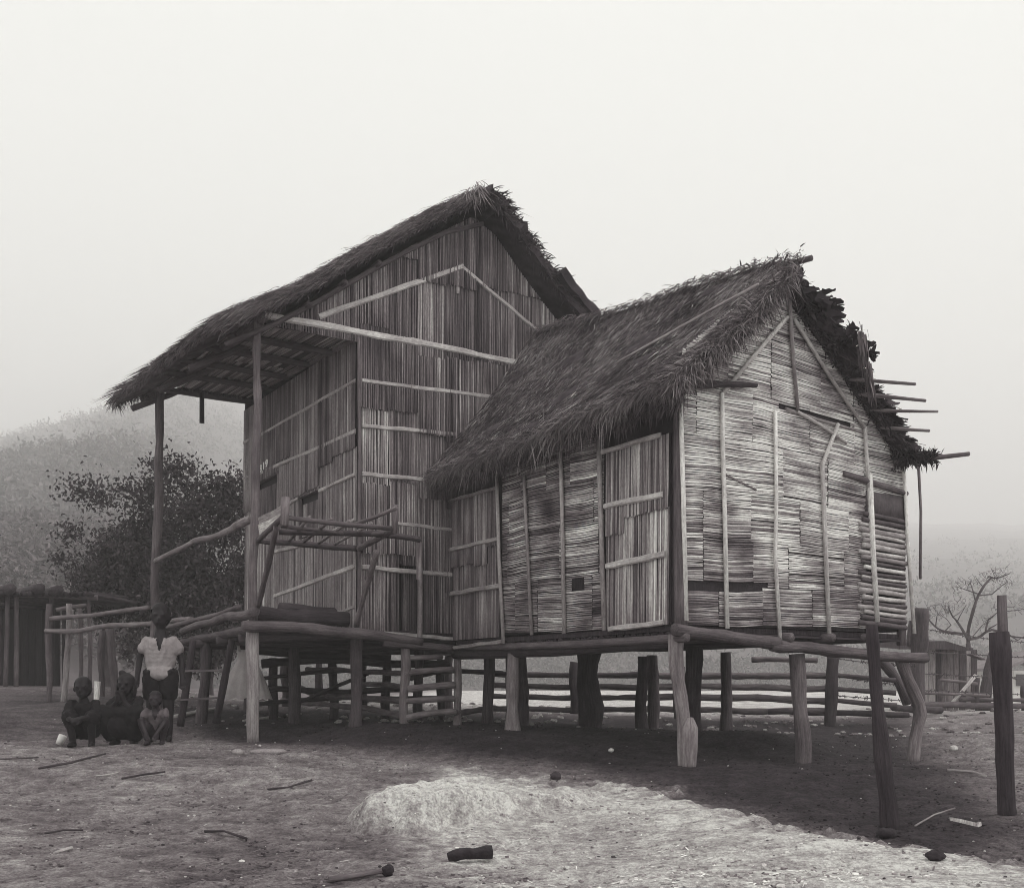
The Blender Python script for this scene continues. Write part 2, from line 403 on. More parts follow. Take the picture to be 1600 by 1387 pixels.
prism(mb, [A(sP-.28,.05,cz(0)+.03),A(sC+.02,.05,cz(0)+.03),A(sC+.02,4.15,cz(4.1)+.03),A(sP-.28,4.15,cz(4.1)+.03)], UP*.02, .05)
mb.build('ceiling', 'bamboo', tall)
for u in (.75,1.5,2.3,3.1,4.12):
    m = MB(); m.pole(A(sP-.3,u,cz(u)-.05), A(sC+.1,u,cz(u)-.05), .045, .04, .10, .006); m.build('joist', 'wood', tall, True)

# gable wall: the lower wall, and the upper panel that runs on over the porch
zA0 = FA-.06
lbs, lbz = zip(A.gable(412,500), A.gable(820,578))            # underside of the upper panel
def topA(s):
    return (float(np.interp(s, pL_s, pL_z)) if s < prof[-1][0] else float(np.interp(s, pR_s, pR_z)))-.30
door_s0, door_s1 = A.gable(621,900)[0], A.gable(652,900)[0]
door_z1 = A.gable(640,884)[1]
def clipA(s):
    lo = zA0 if s > sC else float(np.interp(s, lbs, lbz))-.06
    hi = topA(s)
    if hi-lo < .05: return []
    if door_s0 < s < door_s1: return [(door_z1, hi)]
    return [(lo, hi)]
nG = -dL; nLw = -dR
def toneA(z, s):
    k = .16
    if s > sC and s < sC+.40 and z < FA+3.2: k *= 1.6
    k *= 1+.35*nz(s*1.7, z*1.1, 4.2)
    if z > FA+3.3: k *= 1+.5*max(0, nz(s*2.2, z*.9, 8))
    return k
mb = MB()
slat_wall(mb, lambda a, b, o: A(b, -.01-o, a), nG, True, sP+.06, sC, clipA, tone=toneA, seed=1, spread=.45)
slat_wall(mb, lambda a, b, o: A(b, -.01-o, a), nG, True, sC, 2.35, clipA, tone=toneA, seed=2, spread=.45)
bk = [A(sC+.01,.0,zA0),A(door_s0,.0,zA0),A(door_s0,0,door_z1),A(door_s1,0,door_z1),A(door_s1,0,zA0),A(2.35,0,zA0),A(2.35,0,topA(2.35))]
pk = prof[-1][0]
bk += [A(s,0,topA(s)) for s in np.linspace(2.2,sP+.1,24)]+[A(sP+.08,0,lbz[0]-.01),A(sC+.01,0,float(np.interp(sC,lbs,lbz))-.01)]
prism(mb, bk, dL*.05, .03)
wallA = mb.build('wall', 'bamboo', tall)
# side wall towards the porch
LAu = 4.12
zt0, zt1 = A.side(558,531,sC)[1], A.side(412,606,sC)[1]
def rect(px0,py0,px1,py1):
    u0,z0 = A.side(px1,py1,sC); u1,z1 = A.side(px0,py0,sC); return u0,u1,min(z0,z1),max(z0,z1)
w1 = (A.side(436,770,sC)[0], A.side(404,770,sC)[0], A.side(420,803,sC)[1], A.side(420,748,sC)[1])
w2 = (A.side(500,800,sC)[0], A.side(470,800,sC)[0], A.side(485,838,sC)[1], A.side(485,772,sC)[1])
def clipLA(u):
    hi = zt0+.02; sp = [(zA0, hi)]
    for h in (w1, w2):
        if h[0] < u < h[1]: return [(zA0, h[2]), (h[3], hi)]
    return sp
mb = MB()
slat_wall(mb, lambda a, b, o: A(sC-.01-o, b, a), nLw, True, .03, LAu, clipLA, tone=lambda z, u: .20*(1+.3*nz(u*1.5, z*.7, 6)), pw=(.4,.7), pl=(1.6,2.6), spread=.36, seed=3)
segs = sorted([0.0, w2[0], w2[1], w1[0], w1[1], LAu])
for i in range(5):
    h = w2 if i == 1 else (w1 if i == 3 else None)
    for z0, z1 in ([(zA0, zt0)] if h is None else [(zA0, h[2]), (h[3], zt0)]):
        prism(mb, [A(sC,segs[i],z0),A(sC,segs[i+1],z0),A(sC,segs[i+1],z1),A(sC,segs[i],z1)], dR*.05, .03)
mb.build('wall', 'bamboo', tall)
for h in (w1, w2):                                            # shuttered windows: frame and shutter a little inside
    mb = MB(); du = h[1]-h[0]
    slat_wall(mb, lambda a, b, o: A(sC+.022-o, b, a), nLw, True, h[0]+.04, h[1]-.04, lambda b: [(h[2]+.02, h[3]-.10)], tone=lambda a, b: .17, spread=.25, seed=9)
    prism(mb, [A(sC+.035,h[0],h[2]),A(sC+.035,h[1],h[2]),A(sC+.035,h[1],h[3]),A(sC+.035,h[0],h[3])], dR*.02, .02)
    win = mb.build('window', 'bamboo', tall)
    mb = MB()
    mb.bar(A(sC-.005,h[0]-.05,h[3]+.02), A(sC-.005,h[1]+.06,h[3]+.02), .07, .05, .09, nLw)
    mb.bar(A(sC-.003,h[0],h[2]), A(sC-.003,h[0],h[3]), .05, .04, .10, nLw); mb.bar(A(sC-.003,h[1],h[2]), A(sC-.003,h[1],h[3]), .05, .04, .08, nLw)
    mb.build('frame', 'wood', win)
# rear gable panel seen through the porch, rear and far walls (plain mats)
mb = MB(); UR = LAu
slat_wall(mb, lambda a, b, o: A(b, UR-.03+o*-1, a), nG, True, sP+.1, sC, lambda s: [(A.gable(300,614,UR)[1], topA(s)+rise(UR,s)-.02)], tone=lambda a, b: .10, spread=.3, seed=12, pl=(1.5,2.5))
zq = A.gable(300,614,UR)[1]
prism(mb, [A(sP+.1,UR,zq),A(sC,UR,zq),A(2.3,UR,zq),A(2.3,UR,topA(2.3))]+[A(s,UR,topA(s)+rise(UR,s)) for s in np.linspace(2.2,sP+.1,16)], dL*.05, .04)
prism(mb, [A(sC,UR,zA0),A(2.3,UR,zA0),A(2.3,UR,zq+.02),A(sC,UR,zq+.02)], dL*.05, .05)
prism(mb, [A(2.3,0.06,zA0),A(2.3,UR,zA0),A(2.3,UR,topA(2.3)),A(2.3,.06,topA(2.3))], dR*.05, .05)
mb.build('wall', 'bamboo', tall)
mb = MB(); mb.bar(A(-2.0,UR-.08,zq), A(-2.0,UR-.08,zq-.45), .07, .03, .05, nG); mb.build('hanging_board', 'wood', tall)

# battens
def bat(frame, kind, a, b, w, tone, out=.035, a0=0.0, parent=None, n=7, wob=.006, round_=False, th=.022):
    if kind == 'g': (s0,z0),(s1,z1) = frame.gable(*a), frame.gable(*b); p, q, nr = frame(s0,-out,z0), frame(s1,-out,z1), nG
    else: (u0,z0),(u1,z1) = frame.side(*a,a0), frame.side(*b,a0); p, q, nr = frame(a0-out,u0,z0), frame(a0-out,u1,z1), nLw
    m = MB()
    if round_: m.pole(p, q, w/2, w/2*.9, tone, .004, n, 8, .05)
    else: m.bar(p, q, w, th, tone, nr, n, wob)
    return m.build('batten', 'bamboo', parent, round_)
for a, b, w, t in (((412,493),(655,537),.085,.5),((640,533),(822,571),.085,.48),((497,496),(722,417),.065,.45),((719,417),(852,530),.06,.36),
                   ((564,595),(780,623),.055,.42),((564,666),(710,679),.055,.42),((564,741),(660,750),.055,.42),((612,817),(704,828),.05,.38),
                   ((564,886),(704,898),.06,.36),((598,989),(706,998),.05,.36),((415,484),(585,393),.055,.24),((575,397),(690,332),.05,.18)):
    bat(A, 'g', a, b, w, t, parent=tall)
for a, b, w, t in (((410,680),(559,595),.055,.40),((409,740),(559,674),.06,.38),((384,692),(393,687),.05,.35),((383,748),(393,744),.05,.35),((455,786),(469,779),.05,.42),((502,767),(559,741),.055,.42),
                   ((430,862),(470,853),.055,.42),((520,833),(559,811),.05,.42),((432,931),(559,884),.065,.42),((510,966),(559,947),.045,.3),((412,608),(558,531),.07,.16)):
    bat(A, 's', a, b, w, t, a0=sC, parent=tall)
bat(A, 'g', (652,848), (652,1008), .07, .22, out=.06, parent=tall, round_=True)
bat(A, 'g', (713,425), (713,460), .05, .25, parent=tall)
# corner post, inner posts
mb = MB(); mb.pole(A(sC-.002,-.002,zA0-.1), A(sC-.002,-.002,zt0+.1), .022, .02, .14); mb.build('post', 'wood', tall, True)
def door_leaf():
    m = MB()
    slat_wall(m, lambda a, b, o: A(b, .12-o, a), nG, True, door_s0+.11, door_s1+.25, lambda s: [(zA0+.02, door_z1+.1)], tone=lambda a, b: .10, spread=.2, seed=15)
    prism(m, [A(door_s0+.11,.13,zA0),A(door_s1+.3,.13,zA0),A(door_s1+.3,.13,door_z1+.1),A(door_s0+.11,.13,door_z1+.1)], dL*.03, .02)
    return m.build('door', 'bamboo', tall)
door_leaf()
# porch posts
mb = MB()
pts = [A.gable(x, y, 0) for x, y in ((394,968),(395,900),(398,800),(400,700),(402,600),(404,492))]
mb.tube([A(s,0,z) for s, z in pts], [.056,.054,.052,.05,.049,.048], .13, 10, .08); mb.build('post', 'wood', tall, True)
mb = MB(); gy = gp(390,1162)
pts = [(390,1168),(391,1120),(393,1060),(396,1010),(397,980)]
mb.tube([A(*[(s) for s in (A.gable(x,y,0)[0],)],0,A.gable(x,y,0)[1]) for x, y in pts], [.078,.070,.068,.073,.068], .26, 10, .09); mb.build('stilt', 'wood', tall, True)
mb = MB(); d245 = 15.8
pts = [P(x,y,d245) for x, y in ((240,1080),(241,960),(243,880),(247,820),(250,740),(249,680),(250,600))]
mb.tube(pts, [.066,.062,.058,.066,.060,.060,.064], .12, 10, .1); mb.build('post', 'wood', tall, True)
# eave plate and rails
mb = MB(); mb.tube([P(408,497,12.15),P(360,534,13.2),P(310,572,14.5),P(252,606,15.9),P(225,622,16.6)], [.06]*5, .12, 9, .08); mb.build('eave_beam', 'wood', tall, True)
mb = MB(); mb.tube([P(243,876,15.75),P(290,852,14.8),P(340,835,13.6),P(384,815,12.7),P(396,808,12.3)], [.035,.04,.042,.05,.05], .22, 8, .1); mb.build('handrail', 'wood', tall, True)
# porch floor and its beams
fl = MB()
for i in range(34):
    u = .05+i*.126
    fl.bar(A(sP-.02+R(-.03,.03),u,FA-.07+R(-.008,.008)), A(sC+.02,u,FA-.07+R(-.008,.008)), .115, .03, R(.03,.08), UP, 3, .006)
prism(fl, [A(sC,0.03,FA-.12),A(2.3,0.03,FA-.12),A(2.3,UR,FA-.12),A(sC,UR,FA-.12)], UP*.08, .05)
fl.build('floor', 'wood', tall)
def beam(pts, r, tone, parent, sides=9, name='beam'):
    m = MB(); m.tube([P(*p) for p in pts], r, tone, sides, .08); return m.build(name, 'wood', parent, True)
beam([(380,978,12.02),(430,978,12.3),(520,984,12.6),(600,995,12.95),(660,1002,13.2)], [.06,.066,.068,.06,.05], .12, tall)
beam([(600,1003,12.98),(650,1008,13.2),(705,1012,13.5)], [.045]*3, .11, tall)
beam([(398,955,12.05),(370,962,12.6),(330,970,13.6),(285,986,14.6)], [.06,.055,.05,.045], .12, tall)
beam([(392,982,12.2),(350,990,13.2),(300,1000,14.4),(270,1008,15.3)], [.06,.06,.055,.055], .09, tall)
beam([(400,958,12.7),(480,965,12.9),(565,975,13.2)], [.10,.11,.09], .05, tall)        # dark log lying along the porch edge
beam([(440,950,13.4),(510,962,13.4),(580,972,13.6)], [.09,.09,.09], .05, tall)
for u in (.35,1.2,2.1,3.0,3.9):
    m = MB(); m.pole(A(sP-.1,u,FA-.17), A(2.3,u,FA-.17), .055, .05, .07); m.build('joist', 'wood', tall, True)
def stilt(fr, s, u, ztop, r, tone, parent, dx=0, name='stilt', mt='wood', flare=.15):
    p = fr(s, u, 0); g = gz(p.x, p.y); m = MB()
    m.pole(Vector((p.x+dx, p.y, g-.12)), Vector((p.x, p.y, ztop)), r*1.05, r, tone, .012, 7, 10, .08, flare); return m.build(name, mt, parent, True)
for s, u in ((sC,.1),(sC,2.1),(sC,4.0),(.6,.15),(.6,2.1),(.6,4.0),(2.2,.2),(2.2,2.1),(2.2,4.0),(sP,2.1),(sP+.02,4.2)):
    stilt(A, s, u, FA-.12, .07, .07, tall)
# house number painted on the wall beside the lintel
u0, z0 = A.side(411,739,sC); base = A(sC-.055,u0,z0); ex = (-dL*.86+UP*.12).normalized()*1.9; adv = 0
for ch in '319':
    fc = bpy.data.curves.new('digit', 'FONT'); fc.body = ch; fc.size = .115; fc.extrude = .002; fc.offset = .006
    fo = bpy.data.objects.new('digit', fc); COL.objects.link(fo); bpy.context.view_layer.update()
    fm = bpy.data.meshes.new_from_object(fo.evaluated_get(bpy.context.evaluated_depsgraph_get())); bpy.data.objects.remove(fo)
    num = MB(); num.add([base+ex*(v.co.x+adv)+UP*v.co.y*1.15+nLw*v.co.z for v in fm.vertices], [tuple(p.vertices) for p in fm.polygons], .8)
    num.build('number_digit', 'paint', tall); adv += .066

# =================================================================== LOW HOUSE
low = thing('stilt_house', B(1.8,2,gz(*B(1.8,2,0).xy)), 'lower bamboo stilt house with ragged grass roof and pale woven gable', 'house')
FB = EYE+.56
WB = B.gable(1412,800)[0]                                     # right end of the gable
sRg, zRg = B.gable(1240,400,-.30)                              # ridge at the front verge
VB = -.34; UB2 = 4.22
sEl, sEr = -.36, WB+.34
zEl = EYE+2.80
VBR = -.13; sEr, zEr = B.gable(1414,697,VBR)
def ridgeB(u): return zRg-.03+.115*(u-VB)+.02*math.sin(u*2.1)
def bL(a, b):
    u = VB+(UB2-VB)*a; zr = ridgeB(u)
    s = sRg+(sEl-sRg)*b; z = zr+(zEl-zr)*b-.16*math.sin(math.pi*min(max(b,0),1))*.55
    return B(s, u, z-.02*u*b)
def bR(a, b):
    u = VBR+(UB2-VBR)*a; zr = ridgeB(u)
    s = sRg+(sEr-sRg)*b; z = zr+(zEr-zr)*b+.05*math.sin(math.pi*min(max(b,0),1))
    return B(s, u, z)
mb = MB()
thatch_slope(mb, bL, 46, 28, .15, .05, .05, 3, (.012,0,0,.03))
thatch_slope(mb, bR, 60, 40, .08, .04, .05, 4, (.022,0,0,.03))
straw(mb, bL, 62000, L=(.06,.20), w=(.0025,.006), brng=(.02,1), tone=(.025,.29), lift=(-.012,.022), ang=.62, drift=-.3, droop=.04, seed=2)
straw(mb, bL, 6000, L=(.06,.22), w=(.003,.006), tone=(.2,.6), lift=(-.004,.018), ang=.75, drift=-.35, seed=5)
straw(mb, bR, 2500, L=(.2,.45), tone=(.03,.12), lift=(0,.06), seed=6)
eL = [bL(t,1)-UP*(.07+.07*nz(t*9,2,2)+.05*nz(t*25,1,4)) for t in np.linspace(-.01,1,60)]
fringe(mb, eL, 7500, -UP*.75-dR*.42-dL*.15, L=(.04,.24), w=(.003,.008), tone=(.03,.28), spread=.55)
fringe(mb, [p-UP*.12+dR*.08 for p in eL], 2600, -UP*.9-dR*.2, L=(.05,.22), tone=(.03,.12), spread=.38)
fringe(mb, eL[9:50], 110, -UP*1-dR*.12, L=(.25,.5), w=(.006,.012), tone=(.08,.3), spread=.22)
vB = [bL(-.005,b)-UP*.05 for b in np.linspace(.03,1,16)]
fringe(mb, vB, 4600, -UP*.75-dR*.65-dL*.2, L=(.08,.32), tone=(.04,.30), spread=.45)
fringe(mb, [p+dL*.12 for p in vB], 1500, -UP*.9-dR*.4, L=(.10,.26), tone=(.03,.12), spread=.35)
vR = [bR(0,b)-UP*.04 for b in np.linspace(0,1,16)]
fringe(mb, vR, 2400, -dL*.45-UP*.1+dR*.75, L=(.04,.17), w=(.012,.04), tone=(.03,.08), spread=.55)
fringe(mb, [p+dL*.1-UP*.06 for p in vR], 900, -UP*.2+dR*.6-dL*.3, L=(.04,.12), w=(.01,.03), tone=(.03,.07), spread=.45)
fringe(mb, [bL(t,0)+UP*.03 for t in np.linspace(-.02,1,12)], 1500, -dR*.85-UP*.55-dL*.2, L=(.08,.2), tone=(.03,.2), spread=.25)
fringe(mb, [bL(t,0)+UP*.04 for t in np.linspace(0,.4,6)], 60, UP*.4+dR*.3, L=(.04,.09), w=(.008,.02), tone=(.03,.08), spread=.6)
def flaps(fn, n, a_r, b_r, sz, tone=(.02,.05)):
    for _ in range(n):
        a, b = R(*a_r), R(*b_r); p = fn(a, b)-UP*R(-.03,.10); u_ = (dR*R(.3,1)-dL*R(-.3,.8)+UP*R(-.6,.35)).normalized(); v_ = u_.cross(Vector((R(-1,1),R(-1,1),R(-1,1)))).normalized()
        L_, W_ = R(*sz), R(.03,.10); q = []
        for k in range(5): q += [p+u_*L_*k/4+v_*W_*R(.3,1)*(1-k/6), p+u_*L_*k/4-v_*W_*R(.3,1)*(1-k/6)]
        mb.add(q, [(2*k,2*k+1,2*k+3,2*k+2) for k in range(4)], R(*tone))
flaps(bR, 130, (-.02,.06), (.0,1), (.08,.22)); flaps(bR, 30, (-.03,.03), (.22,.34), (.12,.24)); flaps(bR, 26, (-.03,.02), (.36,.46), (.12,.26)); flaps(bR, 30, (-.02,.03), (.75,1), (.10,.24))
thatch_slope(mb, lambda a, b: bR(-.03+.13*a, .33+.20*b)+UP*.05, 10, 10, .07, .035, .06, 8, (.01,0,0,.04))
thatch_slope(mb, lambda a, b: bR(-.02+.16*a, .14+.16*b)+UP*.07, 10, 10, .07, .035, .07, 9, (.02,0,0,.05))
flaps(bR, 60, (-.075,-.03), (.34,.53), (.06,.16)); flaps(bR, 40, (-.05,-.01), (.15,.30), (.08,.2))
roofB = mb.build('roof', 'thatch', low)
mb = MB(); mb.tube([P(965,566,11.2),P(1040,524,10.75),P(1120,479,10.3),P(1185,444,9.95)], [.014]*4, .34, 6); mb.build('binding_pole', 'bamboo', roofB, True)
for b, px, py, r in ((.58,1430,600,.016),(.66,1446,626,.018),(.75,1465,643,.014),(.84,1452,673,.016)):   # bare purlin ends
    q = bR(.06,b)-UP*.05; X = (px-CX)/F
    k = (X*q.y-q.x)/(-dL.x+X*dL.y); e = q-dL*k
    mb = MB(); mb.pole(q, Vector((e.x,e.y,EYE+(HY-py)/F*e.y)), r*1.5, r*.9, .20, .006, 5, 6); mb.build('purlin', 'wood', roofB, True)
q = bR(.2,.985)-UP*.10; X = (1514-CX)/F; k = (X*q.y-q.x)/(-dL.x+X*dL.y); e = q-dL*k; tip = Vector((e.x,e.y,EYE+(HY-709)/F*e.y))
mb = MB(); mb.pole(q, tip, .035, .022, .16, .006, 5, 7); mb.build('purlin', 'wood', roofB, True)
mb = MB(); pa = q+(tip-q)*.42; pb = q+(tip-q)*.76
fringe(mb, [pa+UP*.03, pb+UP*.0], 420, UP*.5-dL*.4-dR*.3, L=(.04,.15), w=(.012,.035), tone=(.02,.06), spread=.5)
fringe(mb, [pa, pb-UP*.02], 260, -UP*.6-dL*.2, L=(.03,.1), w=(.01,.03), tone=(.02,.06), spread=.5)
mb.build('thatch_remnant', 'thatch', roofB)
mb = MB(); q0, q1 = bR(-.02,.36)-UP*.03, bR(-.02,.60)-UP*.12                                              # pale strip hanging at the broken edge
fringe(mb, [P(1347,508,10.5),P(1350,560,10.6),P(1362,600,10.7)], 60, -UP*.9+dR*.2, L=(.14,.30), w=(.012,.03), tone=(.05,.22), spread=.07)
mb.build('thatch_remnant', 'thatch', roofB)
mb = MB(); mb.tube([P(1268,403,10.35),P(1235,412,10.55),P(1100,452,12.0)], [.03,.03,.03], .10, 7); mb.build('ridge_pole', 'wood', roofB, True)

# gable wall (horizontal slats)
def topB(s):
    za = zRg-.12
    return za+(zEl+.02-za)*(sRg-s)/(sRg-sEl) if s < sRg else za+(zEr+.08-za)*(s-sRg)/(sEr-sRg)
zB0 = FB+.05
sM = B.gable(1350,850)[0]                                     # right of this: round poles
slit = (B.gable(1066,905), B.gable(1212,934)); slit2 = (B.gable(1214,634), B.gable(1326,662))
def sag(s, z): return -.035*math.sin(s*1.3+z)*1.0-.03*s*.3+.012*nz(s*2.2, z*1.5, 5)
def clipB(z):
    if z > zRg-.2: return []
    l, r = .02, WB
    def find(lo, hi, rising):
        for _ in range(22):
            m_ = (lo+hi)/2
            if (topB(m_) > z) == rising: hi = m_
            else: lo = m_
        return (lo+hi)/2
    if topB(.02) < z: l = find(.02, sRg, True)
    if topB(WB) < z: r = find(sRg, WB, False)
    if z < B.gable(1380,772)[1] and r > sM: r = sM
    sp = [(l, r)]
    t1 = slit[0][1]-.02
    if abs(z-(t1-.005)) < .045: sp = [(slit[1][0]-.25+R(-.15,.15), r)]
    t2 = (slit2[0][1]+slit2[1][1])/2
    if abs(z-t2) < .028: sp = [(l, slit2[0][0]), (slit2[1][0], r)]
    return [c for c in sp if c[1]-c[0] > .05]
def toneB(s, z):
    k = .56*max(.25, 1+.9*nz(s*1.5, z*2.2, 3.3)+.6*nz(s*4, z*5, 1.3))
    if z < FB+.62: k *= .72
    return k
mb = MB()
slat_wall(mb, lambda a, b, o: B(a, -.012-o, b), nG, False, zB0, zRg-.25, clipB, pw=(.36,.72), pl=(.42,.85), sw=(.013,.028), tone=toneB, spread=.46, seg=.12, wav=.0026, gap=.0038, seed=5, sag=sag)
bk = [B(.02,0,zB0-.02),B(sM,0,zB0-.02),B(sM,0,B.gable(1380,772)[1]),B(WB,0,B.gable(1380,772)[1])]+[B(s,0,min(topB(s),zRg-.2)) for s in np.linspace(WB,.02,22)]
prism(mb, bk, dL*.04, .025)
wallB = mb.build('wall', 'bamboo', low)
# round-pole infill at the right end
mb = MB(); zt = B.gable(1380,772)[1]; z = zB0+.03; 
ztm = B.gable(1385,812)[1]
while z < ztm:
    r = R(.017,.032); tn = R(.2,.62)
    if R(0,1) < .25: tn = .10
    mb.pole(B(sM-.08+R(-.07,.05),-.03,z+r+.01+R(-.008,.008)), B(WB+.0+R(-.02,.02),-.02,z+r-.02), r, r*R(.8,1), tn, .009, 7, 9); z += 2*r+R(0,.008)
prism(mb, [B(sM,-.005,ztm),B(WB,-.005,ztm),B(WB,-.005,zt),B(sM,-.005,zt)], -dL*.03, .09)
prism(mb, [B(sM-.05,.03,zB0),B(WB,.03,zB0),B(WB,.03,zt+.02),B(sM-.05,.03,zt+.02)], dL*.03, .02)
mb.build('pole_panel', 'bamboo', low, True)
# left wall: door panel, mat, door panel
ztB = EYE+2.74
uD1 = B.side(946,850,0)[0]; uD2 = B.side(787,900,0)[0]; uEnd = 4.24
hs = (B.side(916,905,0)[0], B.side(896,905,0)[0], B.side(905,922,0)[1], B.side(905,900,0)[1])
def clipBL(z):
    sp = [(uD1, uD2)]
    if hs[2] < z < hs[3]: sp = [(uD1, hs[0]), (hs[1], uD2)]
    return sp
mb = MB()
slat_wall(mb, lambda a, b, o: B(-.012-o, a, b), nLw, False, zB0+.0, ztB, clipBL, pw=(.35,.6), pl=(.35,.7), sw=(.014,.028), tone=lambda u, z: .32*max(.25, 1+.8*nz(u*1.4, z*1.5, 9)+.6*nz(u*4,z*5,2)), spread=.46, seg=.12, wav=.0026, gap=.005, seed=6, sag=lambda a, b: .02*math.sin(a*2+b)+.012*nz(a*3, b, 2))
prism(mb, [B(0,.02,zB0),B(0,uEnd,zB0),B(0,uEnd,ztB),B(0,.02,ztB)], dR*.04, .025)
mb.build('wall', 'bamboo', low)
mb = MB(); mb.box(B(-.004,(hs[0]+hs[1])/2,(hs[2]+hs[3])/2), dR*.01, dL*(hs[1]-hs[0])/2, UP*(hs[3]-hs[2])/2, .02); mb.build('vent_hole', 'wood', low)
def panel(u0, u1, zt, tn, name, seed):
    m = MB()
    slat_wall(m, lambda a, b, o: B(-.014-o, b, a), nLw, True, u0, u1, lambda u: [(zB0-.02, zt)], pw=(.2,.42), pl=(.8,1.3), sw=(.018,.032), tone=lambda z, u: tn*(1+.4*nz(u*2, z, 4)), spread=.45, seed=seed)
    prism(m, [B(-.002,u0,zB0-.02),B(-.002,u1,zB0-.02),B(-.002,u1,zt),B(-.002,u0,zt)], nLw*.008, .03)
    return m.build(name, 'bamboo', low)
d1 = panel(.10, uD1-.05, B.side(1000,692,0)[1], .25, 'door', 21)
d2 = panel(uD2+.05, uEnd, B.side(745,770,0)[1], .21, 'door', 22)
for a, b, w, t, pr in (((947,707),(1040,680),.05,.42,d1),((951,792),(1043,773),.06,.5,d1),((954,885),(1046,866),.065,.5,d1),((958,983),(1044,972),.055,.42,d1),
                       ((706,784),(781,763),.045,.26,d2),((704,861),(784,842),.055,.36,d2),((705,929),(788,915),.06,.34,d2),((708,1013),(791,1002),.05,.26,d2)):
    bat(B, 's', a, b, w, t, out=.06, parent=pr)
for pts, w, t in ((((782,728),(786,870),(793,1005)),.045,.40),(((825,745),(829,830),(837,992)),.04,.30),(((882,692),(885,800),(888,990)),.045,.38),(((942,682),(946,820),(951,985)),.05,.34)):
    m = MB(); pp = [B(-.055,*B.side(x,y,0)) for x, y in pts]; m.tube(pp, [w/2]*3, t, 7, .08); m.build('batten', 'bamboo', low, True)
# gable battens
for pts, w, t in ((((1057,618),(1061,760),(1066,970)),.05,.62),(((1224,498),(1170,560),(1123,617)),.045,.40),(((1122,616),(1123,700),(1126,800),(1130,982)),.042,.55),
                  (((1205,643),(1207,780),(1205,870),(1213,1003)),.04,.55),(((1303,664),(1278,728),(1283,850),(1289,990)),.045,.45),
                  (((1234,500),(1290,590),(1345,670)),.04,.34),(((1345,668),(1348,720),(1351,762)),.04,.42),(((1352,743),(1357,860),(1364,972)),.06,.62),
                  (((1405,722),(1412,850),(1422,990)),.04,.55),(((1226,452),(1231,540),(1240,642)),.04,.22),(((1240,645),(1280,668),(1316,694)),.035,.34),
                  (((1428,722),(1432,800),(1431,905)),.03,.12)):
    m = MB(); pp = [B(B.gable(x,y)[0],-.055,B.gable(x,y)[1]) for x, y in pts]
    m.tube(pp, [w/2*R(.9,1.1) for _ in pp], min(.75, t*1.25), 7, .07); m.build('batten', 'bamboo', low, True)
m = MB(); m.tube([B(B.gable(1130,740)[0],-.03,B.gable(1130,742)[1]),B(B.gable(1178,765)[0],-.03,B.gable(1178,766)[1])], [.012,.01], .2, 6); m.build('batten', 'bamboo', low, True)
def gbar(a, b, r0, r1, t, out=.06, name='beam', mt='wood', u2=None):
    (s0,z0),(s1,z1) = B.gable(*a), B.gable(*b); m = MB()
    m.pole(B(s0,-out,z0), B(s1,-(out if u2 is None else u2),z1), r0, r1, t, .008, 8, 9, .08); return m.build(name, mt, low, True)
gbar((1075,603),(1170,606), .042, .022, .05, .10)
gbar((1312,742),(1412,772), .036, .03, .13, .04)
gbar((1225,640),(1412,690), .022, .018, .3, .02)
gbar((1048,983),(1210,1004), .056, .060, .11, .05); gbar((1200,1008),(1440,1026), .058, .052, .11, .05)
for a, b, r in (((1048,1000),(703,1022),.07),):
    (u0,z0),(u1,z1) = B.side(*a,0), B.side(*b,0); m = MB(); m.pole(B(.08,u0,z0), B(.08,u1,z1), r, r, .05, .005, 8, 9); m.build('beam', 'wood', low, True)
for px in (1062,1130,1225,1290,1352):
    s, z = B.gable(px, 996); m = MB(); m.pole(B(s,-.10,z-.0), B(s,4.1,z+.04), .045, .04, .11, .004, 5, 8); m.build('joist', 'wood', low, True)
m = MB(); m.pole(B(.03,.0,FB-.12), B(.0,.0,ztB+.05), .06, .05, .10, .006); m.build('post', 'wood', low, True)
m = MB(); m.pole(B(WB,.03,FB-.1), B(WB,.03,zEr), .05, .045, .12, .006); m.build('post', 'wood', low, True)
m = MB(); prism(m, [B(0,.03,FB-.03),B(WB,.03,FB-.03),B(WB,4.2,FB-.03),B(0,4.2,FB-.03)], UP*.05, .04)
for i in range(40):
    u = .05+i*.104; m.bar(B(.0,u,FB-.05), B(WB,u,FB-.05), .09, .03, R(.02,.05), UP)
m.build('floor', 'wood', low)
m = MB(); ur = 4.2
prism(m, [B(0,ur,zB0),B(WB,ur,zB0),B(WB,ur,zEr),B(sRg,ur,zRg+.1),B(0,ur,ztB)], dL*.04, .1)
prism(m, [B(WB,0.05,zB0),B(WB,ur,zB0),B(WB,ur,zEr),B(WB,.05,zEr)], dR*.04, .12); m.build('wall', 'bamboo', low)
# stilts
def gst(pts, rad, t, u=-.0, name='stilt'):
    m = MB(); pp = [B(B.gable(x,y,u)[0],u,B.gable(x,y,u)[1]) for x, y in pts]; m.tube(pp, rad, t, 11, .09); return m.build(name, 'wood', low, True)
st = gst(((1069,1212),(1068,1150),(1064,1090),(1060,1030),(1058,990)), (.062,.064,.064,.066,.075), .19, .06)
m = MB(); pp = [B(B.gable(x,y,0)[0],-.02,B.gable(x,y,0)[1]) for x, y in ((1073,1208),(1075,1170),(1077,1140),(1077,1128),(1077,1122))]
m.tube(pp, (.06,.07,.075,.062,.03), .24, 11, .08); m.build('stump_splint', 'wood', st, True)
gst(((1252,1205),(1252,1150),(1249,1090),(1246,1020)), (.086,.083,.082,.084), .13, .08)
gst(((1428,1200),(1431,1150),(1437,1110),(1426,1080),(1414,1050),(1406,1025)), (.076,.068,.075,.062,.062,.066), .17, .05)
